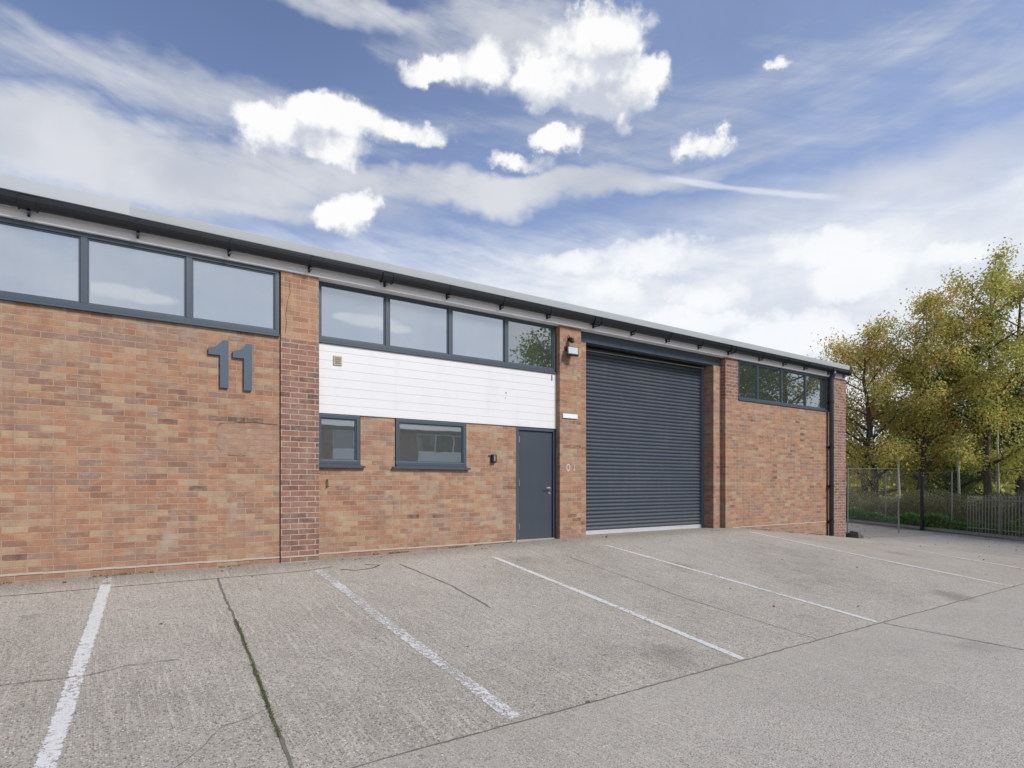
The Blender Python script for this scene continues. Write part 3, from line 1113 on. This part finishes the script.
for x in brk:
    big = any(abs(x - q) < .02 for q in (-.55, 3.6, 7.77, 11.88, -3.64, -7.72))
    w = .075 if big else .019
    m_ = MB()
    pr = [(gc + (gr + .008) * math.cos(math.pi + math.pi * k / 8), gz + (gr + .008) * 1.34 * math.sin(math.pi + math.pi * k / 8)) for k in range(9)]
    pr2 = [(gc + (gr + .001) * math.cos(math.pi + math.pi * k / 8), gz + (gr + .001) * 1.34 * math.sin(math.pi + math.pi * k / 8)) for k in range(8, -1, -1)]
    m_.prism(pr + pr2, x - w, x + w)
    if big:
        for xx in (x - w - .012, x + w):
            m_.prism([(a + (a - gc) * .10, zz - .012) for a, zz in pr] + pr2, xx, xx + .012)
    m_.box(x - .013, x + .013, -.080, -.061, 3.925, 4.03).box(x - .013, x + .013, gc - .02, -.07, 3.935, 3.955)
    m_.build('gutter_bracket', M_gutter, gut)
# roof: insulated sheets with a raised front edge
rf = MB()
rf.prism([(-.16, 4.125), (-.175, 4.245), (-.150, 4.262), (.10, 4.262), (7.0, 4.95), (14.4, 4.262), (14.4, 4.10), (7.0, 4.80), (.1, 4.06), (-.07, 4.06), (-.07, 4.125)], XL - .1, XR - .07)
roof = part(rf, 'roof', M_roof, unit)
MB().box(XL - .05, .38, -.185, .02, 4.135, 4.285).build('flashing', simple('flashing_steel', (.40, .43, .46), .45, var=.04), roof)
MB().prism([(.28, 4.05), (7, 4.75), (14.0, 4.07), (14, 4.0), (.28, 4.0)], XR - .2, XR - .01).build('gable', M_fascia, roof)

# inside the entrance bay
rm = MB()
rm.box(2.66, 11.4, 3.4, 3.5, -.05, 3.0).box(2.60, 2.65, .38, 3.5, -.05, 3.0).box(7.1, 7.2, .45, 3.4, -.05, 3.0).box(2.6, 7.1, .38, 3.5, -.15, -.05)
part(rm, 'room_wall', M_inner, unit)
part(MB().box(2.6, 7.2, .38, 3.5, 2.32, 2.36), 'ceiling', M_ceil, unit)
part(MB().box(2.6, 7.05, .9, 1.15, 2.02, 2.26), 'ceiling_beam', M_ceil, unit)
for x0, x1 in ((2.66, 3.29), (3.86, 5.11)):
    part(MB().box(x0, x1, D + .07, .37, 1.24, 1.27), 'window_board', M_ceil, unit)
part(MB().box(2.6, 7.1, D + .1, .37, 2.01, 2.32), 'room_wall', M_inner, unit)

# downpipe
dp = MB()
px = 16.335
dp.tube([(px, -.155, 4.03), (px, -.15, 3.93), (px, -.10, 3.86), (px, -.095, 3.80), (px, -.095, -.38)], .060, 12)
pipe = part(dp, 'downpipe', simple('pipe_grey', (.035, .045, .060), .4, var=.1), unit, smooth=True)
for zc in (3.2, 2.0, .95, .0):
    MB().tube([(px, -.095, zc - .035), (px, -.095, zc + .035)], .070, 12).box(px - .09, px + .09, -.05, -.002, zc - .018, zc + .018).build('pipe_clip', M_dark, pipe)

# numbers
for k, (ox, oz, sz) in enumerate(((1.237, 2.232, 1.0), (1.522, 2.222, 1.0))):
    P = [(.135, 0), (.235, 0), (.235, .612), (.165, .612), (.14, .575), (.09, .525), (0, .495), (0, .415), (.135, .415)]
    n = len(P)
    m_ = MB()
    for y in (-.036, -.010):
        for a, c in P:
            m_.v.append((ox + a, y, oz + c))
    m_.f.append(tuple(range(n)))
    m_.f.append(tuple(n + q for q in reversed(range(n))))
    for q in range(n):
        r = (q + 1) % n
        m_.f.append((r, q, n + q, n + r))
    o = part(m_, 'number_digit', M_digit, unit)
    tag(o, 'raised blue grey figure 1 of the number 11')
    for q in (.1, .45):
        MB().box(ox + .165, ox + .205, -.013, .0, oz + q, oz + q + .04).build('stand_off', M_dark, o)

# rendered repair patch under the numbers, with a ragged outline
P = [(1.36, 1.74), (1.50, 1.78), (1.9, 1.79), (2.09, 1.77), (2.09, 1.40), (1.9, 1.41), (1.62, 1.36), (1.40, 1.38), (1.33, 1.5)]
m_ = MB()
for a, c in P:
    m_.v.append((a, -.0035, c))
m_.f.append(tuple(range(len(P))))
part(m_, 'repair_patch', brick('repaired_brick', [(0, (.30, .17, .12)), (1, (.40, .24, .17))], (.32, .24, .18), mort_mix=.4, smear=.7, stain=.3), unit)
m_ = MB()
rr = random.Random(4)
pp = [(1.33, 1.70), (1.36, 1.765), (1.45, 1.785), (1.6, 1.80), (1.78, 1.81), (1.95, 1.80), (2.09, 1.80)]
for (xa, za), (xb, zb) in zip(pp, pp[1:]):
    i = len(m_.v)
    w1, w2 = rr.uniform(.001, .005), rr.uniform(.001, .005)
    m_.v += [(xa, -.005, za - w1), (xa, -.005, za + w1), (xb, -.005, zb + w2), (xb, -.005, zb - w2)]
    m_.f.append((i, i + 3, i + 2, i + 1))
part(m_, 'crack', M_cut, unit)

# flood lamp and camera on the pier
fl = empty('floodlight', (7.26, 0, 3.4), unit)
fl.location = Vector((7.26, 0, 3.4)) - Vector(unit.location)
fl.name = 'floodlight'
tag(fl, 'black floodlight angled down beside the shutter')


def under(mb, name, m, **kw):
    return part(mb, name, m, fl, **kw)


hb = MB()
hb.box(-.108, .108, -.03, .03, -.085, .085)
body = under(hb, 'lamp_body', M_dark, bevel=.006)
body.matrix_parent_inverse = Matrix.Identity(4)
body.location = (-.045, -.13, .01)
body.rotation_euler = (R(-20), R(5), R(-24))
ln = MB().box(-.088, .088, -.036, -.029, -.066, .066).build('lens', M_lens, body)
br = MB().tube([(7.17, 0, 3.50), (7.17, -.10, 3.50), (7.16, -.13, 3.42)], .012).tube([(7.34, 0, 3.46), (7.36, -.10, 3.44)], .012)
br.box(7.13, 7.37, -.02, -.002, 3.44, 3.52)
under(br, 'bracket', M_dark)
cm = MB().tube([(7.235, 0, 3.66), (7.235, -.05, 3.66), (7.235, -.09, 3.63)], [.035, .03, .03], 10).tube([(7.235, -.09, 3.665), (7.235, -.09, 3.60), (7.235, -.09, 3.575)], [.035, .045, .02], 12)
cm.tube([(7.21, -.02, 3.73), (7.225, -.05, 3.67)], .01)
o = part(cm, 'security_sensor', M_dark, unit)
tag(o, 'small black dome sensor above the floodlight')
o = part(MB().box(7.08, 7.43, -.022, -.001, 2.205, 2.285), 'sign_plate', M_signw, unit, bevel=.004)
tag(o, 'small blank white plate on the pier')
# pale painted marks on the pier
rg = MB()
for k in range(14):
    a0, a1 = 2 * math.pi * k / 14, 2 * math.pi * (k + 1) / 14
    i = len(rg.v)
    rg.v += [(7.22 + .05 * math.cos(a0), -.003, 1.30 + .07 * math.sin(a0)), (7.22 + .05 * math.cos(a1), -.003, 1.30 + .07 * math.sin(a1)), (7.22 + .028 * math.cos(a1), -.003, 1.30 + .045 * math.sin(a1)), (7.22 + .028 * math.cos(a0), -.003, 1.30 + .045 * math.sin(a0))]
    rg.f.append((i, i + 1, i + 2, i + 3))
M_chalk = simple('chalk_paint', (.48, .42, .37), .9)
part(rg, 'painted_mark', M_chalk, unit)
rg = MB()
for a, b2, c, d2 in ((7.36, 7.375, 1.24, 1.36), (7.33, 7.362, 1.25, 1.265)):
    i = len(rg.v)
    rg.v += [(a, -.003, c), (b2, -.003, c), (b2, -.003, d2), (a, -.003, d2)]
    rg.f.append((i, i + 1, i + 2, i + 3))
part(rg, 'painted_mark', M_chalk, unit)
# key safe beside the door
ks = part(MB().box(5.60, 5.69, D - .06, D, 1.36, 1.50), 'key_box', M_dark, unit, bevel=.01)
MB().box(5.628, 5.655, D - .067, D - .059, 1.385, 1.48).build('key_box_face', M_bright, ks)
part(MB().box(5.55, 5.60, D - .02, D, 1.475, 1.485), 'bell_wire', M_dark, unit)
# rusty hook under the small window
part(MB().tube([(2.80, D, 1.06), (2.80, D - .03, 1.05), (2.805, D - .03, .98), (2.79, D - .03, .965), (2.82, D - .02, .96)], .008, 6), 'hook', simple('rust', (.10, .055, .04), .9), unit)

# ------------------------------------------------------------------ neighbour unit across the yard (seen in the glass)
opp = empty('facing_unit', (6, -30, -.65))
tag(opp, 'brick unit facing the yard, seen only as a reflection in the window glass', 'building')
o0 = -.65
wy = -24.5
w_ = MB()
M_fb = brick('far_brick', [(0, (.10, .05, .04)), (1, (.28, .14, .08))], (.30, .24, .18), mort_mix=.6)
for k in range(8):
    x = -16.35 + 5.2 * k
    part(MB().box(x, x + 1.4, wy - .3, wy, o0 - .3, 4.1), 'wall', M_fb, opp)
for k in range(7):
    x = -14.95 + 5.2 * k
    part(MB().box(x, x + 3.8, wy - .32, wy - .05, o0 - .3, 2.98), 'clad_panel', M_fascia, opp)
for k in range(7):
    x = -14.95 + 5.2 * k
    window(x, x + 3.8, 2.98, 4.08, wy - .12, (x + 1.27, x + 2.53), [M_pane_far] * 3, sill=False, parent=opp, m=M_fascia)
    # turn the glass outward: panes are symmetric, nothing else needed
part(MB().box(-16.35, 21.6, wy - .05, wy + .15, 4.102, 4.30), 'gutter', M_gutter, opp)
part(MB().prism([(wy + .2, 4.302), (wy - 6, 5.6), (wy - 12, 4.302)], -16.5, 21.8), 'roof', simple('old_roof', (.20, .215, .22), .8), opp)
part(MB().box(-16.3, 21.5, wy - 11.8, wy - .4, o0 - .3, 4.30), 'wall', M_dark, opp)

# ------------------------------------------------------------------ trees


def build_tree(seed, H, spread, leaf_n, leaf_size, mleaf, mbark, crown_lo=.22, trunk_r=.16, lean=(0, 0), airy=1.0):
    rnd = random.Random(seed)
    rg = np.random.default_rng(seed)
    tb = MB()
    # trunk
    pts, rad = [], []
    x = y = 0
    nseg = 9
    for k in range(nseg + 1):
        f_ = k / nseg
        pts.append(Vector((x + lean[0] * f_, y + lean[1] * f_, H * .92 * f_)))
        rad.append(trunk_r * (1 - f_) ** .8 + .012)
        x += rnd.uniform(-.13, .13)
        y += rnd.uniform(-.13, .13)
    rad[0] *= 1.35
    tb.tube(pts, rad, 8)
    tips = []

    def at(f_):
        q = f_ * nseg
        i = min(nseg - 1, int(q))
        return pts[i].lerp(pts[i + 1], q - i)
    nl = 22
    for k in range(nl):
        f_ = crown_lo + (1 - crown_lo) * (k + rnd.random()) / nl
        p0 = at(min(.99, f_))
        a = k * 2.4 + rnd.uniform(-.5, .5)
        prof = math.sin(math.pi * min(1, max(0.08, (f_ - crown_lo) / (1 - crown_lo))) ** .75) ** .6
        L = spread * (.35 + .65 * prof) * rnd.uniform(.7, 1.15)
        up = rnd.uniform(.25, .9) + .4 * f_
        dirv = Vector((math.cos(a), math.sin(a), up)).normalized()
        lp = [p0]
        p = p0.copy()
        r0 = max(.018, trunk_r * (1 - f_) * .55 + .012)
        lr = [r0]
        m_ = 6
        for q in range(m_):
            dirv = (dirv + Vector((rnd.uniform(-.25, .25), rnd.uniform(-.25, .25), rnd.uniform(-.2, .12)))).normalized()
            p = p + dirv * L / m_
            lp.append(p.copy())
            lr.append(r0 * (1 - (q + 1) / m_) + .006)
        tb.tube(lp, lr, 5)
        for q in range(2, m_ + 1):
            for _ in range(4):
                tw = (lp[q] - lp[q - 1]).normalized()
                dv = (tw + Vector((rnd.gauss(0, .8), rnd.gauss(0, .8), rnd.gauss(.05, .55)))).normalized()
                l2 = L * rnd.uniform(.14, .34)
                mid = lp[q] + dv * l2 * .5 + Vector((0, 0, .04))
                e = lp[q] + dv * l2 + Vector((0, 0, -.12 * l2))
                tb.tube([lp[q], mid, e], [.010, .007, .003], 3)
                tips.append((lp[q], mid, e))
    # leaves gather round the twigs
    w = rg.random(len(tips)) ** 1.3 + .12
    w /= w.sum()
    idx = rg.choice(len(tips), leaf_n, p=w)
    tt = rg.random(leaf_n)
    A = np.array([[tuple(q) for q in tp] for tp in tips])
    a_, m2, e_ = A[idx, 0], A[idx, 1], A[idx, 2]
    C = np.where((tt < .5)[:, None], a_ + (m2 - a_) * (tt * 2)[:, None], m2 + (e_ - m2) * ((tt - .5) * 2.2)[:, None])
    C = C + rg.normal(size=C.shape) * (.24 * airy)
    return tb, C, rg


def make_tree(name, label, loc, seed, H, spread, leaf_n, leaf_size, mleaf, mbark=None, group=None, **kw):
    root = empty(name, loc)
    tag(root, label, 'tree', group)
    tb, C, rg = build_tree(seed, H, spread, leaf_n, leaf_size, mleaf, mbark, **kw)
    t_ = tb.build('trunk', mbark or M_bark, root, smooth=True)
    cr = leaf_mesh('crown', C, leaf_size, mleaf, None, rng=rg, droop=.4)
    cr.parent = root
    return root


def cw(X, Y):
    """plan position from metres right of and ahead of the viewpoint"""
    return (.821 * X + .571 * Y, -8.57 - .571 * X + .821 * Y)


def copy_tree(src, label, X, Y, rz, sc, z=-.6, group=None):
    r = src.copy()
    COL.objects.link(r)
    a, b2 = cw(X, Y)
    r.location = (a, b2, z)
    r.rotation_euler = (0, 0, rz)
    r.scale = (sc, sc, sc * random.uniform(.95, 1.05))
    r['label'] = label
    if group:
        r['group'] = group
    for ch in list(src.children):
        c = ch.copy()
        COL.objects.link(c)
        c.parent = r
    return r


G_T = 'autumn trees behind the yard fence'


def T(X, Y, z=-.6):
    a, b2 = cw(X, Y)
    return (a, b2, z)


ta = make_tree('autumn_tree', 'sparse golden tree with dark forked trunk, nearest to the brick corner', T(18.9, 31.5), 11, 9.8, 2.9, 16000, .115, M_leaf_gold, group=G_T, crown_lo=.12, trunk_r=.20, lean=(-.3, .4), airy=1.3)
tb_ = make_tree('autumn_tree', 'orange tinted tree rising behind the black fence post', T(20.9, 31), 23, 11.5, 3.4, 18500, .12, M_leaf_gold, group=G_T, crown_lo=.12, trunk_r=.17)
tc = make_tree('autumn_tree', 'olive green and orange tree behind the plain grey fence post', T(23.0, 29.5), 37, 12.2, 3.8, 20000, .12, M_leaf_mid, group=G_T, crown_lo=.14, trunk_r=.19)
td = make_tree('autumn_tree', 'tallest olive green tree at the right edge of the picture', T(25.6, 30.5), 51, 12.9, 4.4, 24000, .12, M_leaf_mid, group=G_T, crown_lo=.12, trunk_r=.22)
te = make_tree('green_tree', 'dark green bushy tree low behind the vertical bar fence', T(24.6, 33.5), 77, 8.2, 3.8, 30000, .13, M_leaf_dark, crown_lo=.08, trunk_r=.2)
copy_tree(tc, 'turning tree just outside the right edge of the view', 29.5, 29.5, 2.1, 1.05, group=G_T)
copy_tree(td, 'second turning tree beyond the right edge of the view', 34, 31, 4.0, 1.0, group=G_T)
copy_tree(te, 'dark green tree set back in the middle of the tree row', 29.0, 40, 2.2, 1.15)
copy_tree(te, 'dark green tree set back at the right of the tree row', 35.5, 40, 3.1, 1.2)
# trees along the right side of the yard: they show in the glass
REFL = ((27.5, 5, 1.35, te, 'nearest dark tree'), (29.5, 9, 1.3, td, 'second, paler tree'), (27.5, 13, 1.2, te, 'third dark tree'), (30, 17, 1.1, tc, 'fourth, golden tree'), (33, 13, 1.3, td, 'fifth tall tree'), (38, 8, 1.4, td, 'sixth tree, set back'))
for k, (X, Y, sc, src, lab) in enumerate(REFL):
    copy_tree(src, lab + ' on the right yard side, mirrored in the window glass', X, Y, k * 1.3, sc, group='trees mirrored in the glass')

copy_tree(ta, 'small golden tree filling the gap behind the leaning grey fence post', 20.0, 34.5, 2.5, 1.0, group=G_T)
# slim pale trunks behind the fence
for X, Y, h_, lab in ((21.2, 28.8, 3.4, 'slim pale sapling trunk left of the taller one behind the fence'), (23.3, 29.1, 4.6, 'taller slim pale birch trunk behind the bar fence at the right'), (18.8, 29.5, 3.2, 'slim pale sapling trunk right behind the black post')):
    root = empty('sapling', T(X, Y))
    tag(root, lab, 'tree')
    m_ = MB().tube([(0, 0, 0), (.03, 0, h_ * .4), (-.02, .02, h_ * .75), (.03, 0, h_)], [.065, .055, .045, .02], 7)
    m_.tube([(0, 0, h_ * .7), (.3, .1, h_ * .95)], [.02, .008], 5).tube([(0, 0, h_ * .8), (-.3, .1, h_ * 1.05)], [.02, .008], 5)
    m_.build('trunk', M_bark_pale, root, smooth=True)
    rg = np.random.default_rng(int(X * 10))
    C = rg.normal(size=(500, 3)) * (.35, .35, .35) + (0, 0, h_ + .1)
    c = leaf_mesh('crown', C, .11, M_leaf_gold, None, rng=rg)
    c.parent = root

# far hedge and woodland edge beyond the field
rg = np.random.default_rng(9)
C = []
for k in range(26000):
    X = rg.uniform(30, 140)
    Y = 88 + rg.normal() * 2.0
    hh = 3.4 + 1.2 * math.sin(X * .35) + .8 * math.sin(X * .9)
    z = -.6 + hh * rg.random() ** .7
    a, b2 = cw(X, Y)
    C.append((a, b2, z))
tag(leaf_mesh('far_hedge', C, .75, M_leaf_mid, rng=rg), kind='stuff')
C = []
for k in range(20000):
    X = rg.uniform(45, 150)
    Y = 97 + rg.normal() * 2.5
    hh = 7.0 + 1.6 * math.sin(X * .21 + 1) + 1.2 * math.sin(X * .63)
    z = .5 + hh * rg.random() ** .8
    a, b2 = cw(X, Y)
    C.append((a, b2, z))
tag(leaf_mesh('far_wood', C, .8, M_leaf_mid, rng=rg), kind='stuff')

# scrub behind the fence and green weeds at its foot
C, Wd = [], []
for k in range(110000):
    y = rg.uniform(-7, 13)
    off = .5 + abs(rg.normal()) * 1.1
    x = kerb_x(y) + off
    hh = (1.12 + .2 * math.sin(y * 1.3) + .15 * math.sin(y * 3.7 + off)) * (1.25 if y < -.5 else 1)
    C.append((x, y, -.6 + hh * rg.random() ** .8))
tag(leaf_mesh('scrub', C, .085, M_leaf_scrub, rng=rg, elong=4.5), kind='stuff')
for k in range(22000):
    y = rg.uniform(-4, 11)
    den = .5 + .5 * math.sin(y * 1.7) + .3 * math.sin(y * 4.3)
    if y < -1.0 and rg.random() < .65:
        continue
    off = .15 + abs(rg.normal()) * .32
    x = kerb_x(y) + off
    Wd.append((x, y, -.56 + (.30 + .22 * den) * rg.random() ** .9))
tag(leaf_mesh('weeds', Wd, .10, M_leaf_weed, rng=rg, flat=.3), kind='stuff')
# grass tufts on the field edge
C = []
for k in range(14000):
    y = rg.uniform(-9, 30)
    x = kerb_x(min(y, 14)) + rg.uniform(1.0, 14)
    C.append((x, y, -.57 + .18 * rg.random()))
tag(leaf_mesh('grass', C, .22, leafmat('rough_grass', [(0, (.08, .10, .03)), (1, (.20, .21, .09))], .2), rng=rg, elong=6), kind='stuff')
C = []
for k in range(2600):
    x = rg.choice([rg.uniform(3.2, 6.1), rg.uniform(-3, 2), rg.uniform(13, 17.2)])
    if math.sin(x * 5.3) + .6 * math.sin(x * 13.1) < .25:
        continue
    y0 = D if 2.65 < x < 6.1 else 0
    y = y0 - abs(rg.normal()) * .022
    C.append((x, y, zg(x, y) + .003 + .018 * rg.random()))
tag(leaf_mesh('wall_foot_moss', C, .016, M_leaf_moss, rng=rg, flat=.2), kind='stuff')
# fallen leaves and grit
C = []
for k in range(420):
    if rg.random() < .6:
        y = rg.uniform(-5, 9)
        x = kerb_x(y) - abs(rg.normal()) * 2.2
    else:
        x, y = rg.uniform(-2, 20), rg.uniform(-8, -.1)
        if rg.random() < .55:
            y = -abs(rg.normal()) * .15 - .03
    C.append((x, y, zg(x, y) + .010))
tag(leaf_mesh('fallen_leaves', C, .045, leafmat('dry_leaves', [(0, (.10, .06, .03)), (1, (.26, .17, .07))], .0), rng=rg, flat=.9), kind='stuff')

# ------------------------------------------------------------------ fences


def post_mb(x, y, z0, h_, r, lx=0, ly=0):
    return MB().tube([(x, y, z0), (x + lx, y + ly, z0 + h_)], r, 8)


# galvanised gate panel between corner and leaning post
gate = empty('mesh_fence', (17.62, .1, -.5))
tag(gate, 'galvanised chain link panel between the building corner and a leaning post', 'fence')
A = Vector((17.62, .12))
B = Vector((22.0, .62))
part(post_mb(A.x, A.y, -.55, 2.02, .018, .02, 0), 'post', M_galv, gate)
part(post_mb(B.x, B.y, -.65, 2.25, .024, .16, .10), 'post', M_galv, gate)
rl = MB().tube([(A.x, A.y, 1.44), (B.x + .1, B.y + .05, 1.52)], .009, 6)
part(rl, 'rail', M_galv, gate)


def chain(a, b2, z0, z1, za1=None, pitch=.15, wire=.0016):
    """diamond wire netting between two plan points"""
    m_ = MB()
    d = b2 - a
    L = d.length
    u = d / L
    hgt = z1 - z0
    k = -hgt
    while k < L:
        for sgn in (1, -1):
            s0, s1 = k, k + hgt
            t0 = max(0, -s0) / hgt
            t1 = 1 - max(0, s1 - L) / hgt
            if t1 > t0:
                if sgn == 1:
                    p = (s0 + t0 * hgt, z0 + t0 * hgt)
                    q = (s0 + t1 * hgt, z0 + t1 * hgt)
                else:
                    p = (s0 + t0 * hgt, z1 - t0 * hgt)
                    q = (s0 + t1 * hgt, z1 - t1 * hgt)
                P0 = (a.x + u.x * p[0], a.y + u.y * p[0], p[1])
                P1 = (a.x + u.x * q[0], a.y + u.y * q[0], q[1])
                m_.tube([P0, P1], wire, 3)
        k += pitch
    return m_


part(chain(A, B, -.5, 1.42), 'netting', M_wire, gate)
# chain link fence following the kerb
cf = empty('chain_link_fence', (24.7, .9, -.6))
tag(cf, 'tall chain link fence on slim grey posts above the green weeds', 'fence')
prev = None
for y in (-6.3, -3.2, -.15, 2.9, 5.9, 8.9, 11.9):
    x = kerb_x(y) + .22
    part(post_mb(x, y, -.65, 2.08, .021), 'post', M_galv, cf)
    if prev is not None:
        part(chain(prev, Vector((x, y)), -.5, 1.42, pitch=.15), 'netting', M_wire, cf)
        part(MB().tube([(prev.x, prev.y, 1.43), (x, y, 1.43)], .004, 4), 'wire', M_galv, cf)
    prev = Vector((x, y))
# the black post
o = MB().tube([(24.55, .93, -.65), (24.55, .93, 1.30)], .062, 10).tube([(24.55, .93, 1.30), (24.55, .93, 1.33)], [.066, .05], 10).build('fence_post', M_post_black)
tag(o, 'thick black steel post standing at the kerb before the weeds', 'post')
# bar fence at the right
bf = empty('bar_fence', (22, -3, -.6))
tag(bf, 'low grey fence of thin vertical bars at the right of the yard', 'fence')
bars = MB()
y = -9.5
yy = []
while y < -.7:
    x = kerb_x(y) + .10
    bars.box(x - .008, x + .008, y - .011, y + .011, -.58, .66)
    yy.append((x, y))
    y += .105
part(bars, 'bars', simple('old_steel', (.27, .26, .21), .7, .1, var=.2, scale=5), bf)
for z in (-.40, .50):
    part(MB().tube([(x, y, z) for x, y in yy[::6]] + [(yy[-1][0], yy[-1][1], z)], .016, 5), 'rail', MATS['old_steel'], bf)
for k in range(0, len(yy), 24):
    part(MB().box(yy[k][0] - .016, yy[k][0] + .016, yy[k][1] + .03, yy[k][1] + .062, -.62, .72), 'post', MATS['old_steel'], bf)

# broken block at the foot of the corner
rb = MB()
rr = random.Random(8)
for cx, cy, s in ((17.55, -.12, .14), (17.75, -.02, .11), (17.62, .1, .10), (17.68, -.2, .07)):
    i = len(rb.v)
    zb = zg(cx, cy)
    for dx, dy, dz in ((-1, -1, 0), (1, -1, 0), (1, 1, 0), (-1, 1, 0), (-.8, -.8, 1.5), (.8, -.9, 1.3), (.75, .8, 1.6), (-.9, .7, 1.2)):
        rb.v.append((cx + dx * s * rr.uniform(.8, 1.2), cy + dy * s * rr.uniform(.8, 1.2), zb - .01 + dz * s * rr.uniform(.8, 1.2)))
    rb.f += [(i, i + 3, i + 2, i + 1), (i + 4, i + 5, i + 6, i + 7), (i, i + 1, i + 5, i + 4), (i + 1, i + 2, i + 6, i + 5), (i + 2, i + 3, i + 7, i + 6), (i + 3, i, i + 4, i + 7)]
o = rb.build('concrete_footing', M_rubble, bevel=.01)
tag(o, 'lumpy dark broken concrete footing at the foot of the building corner', 'footing')
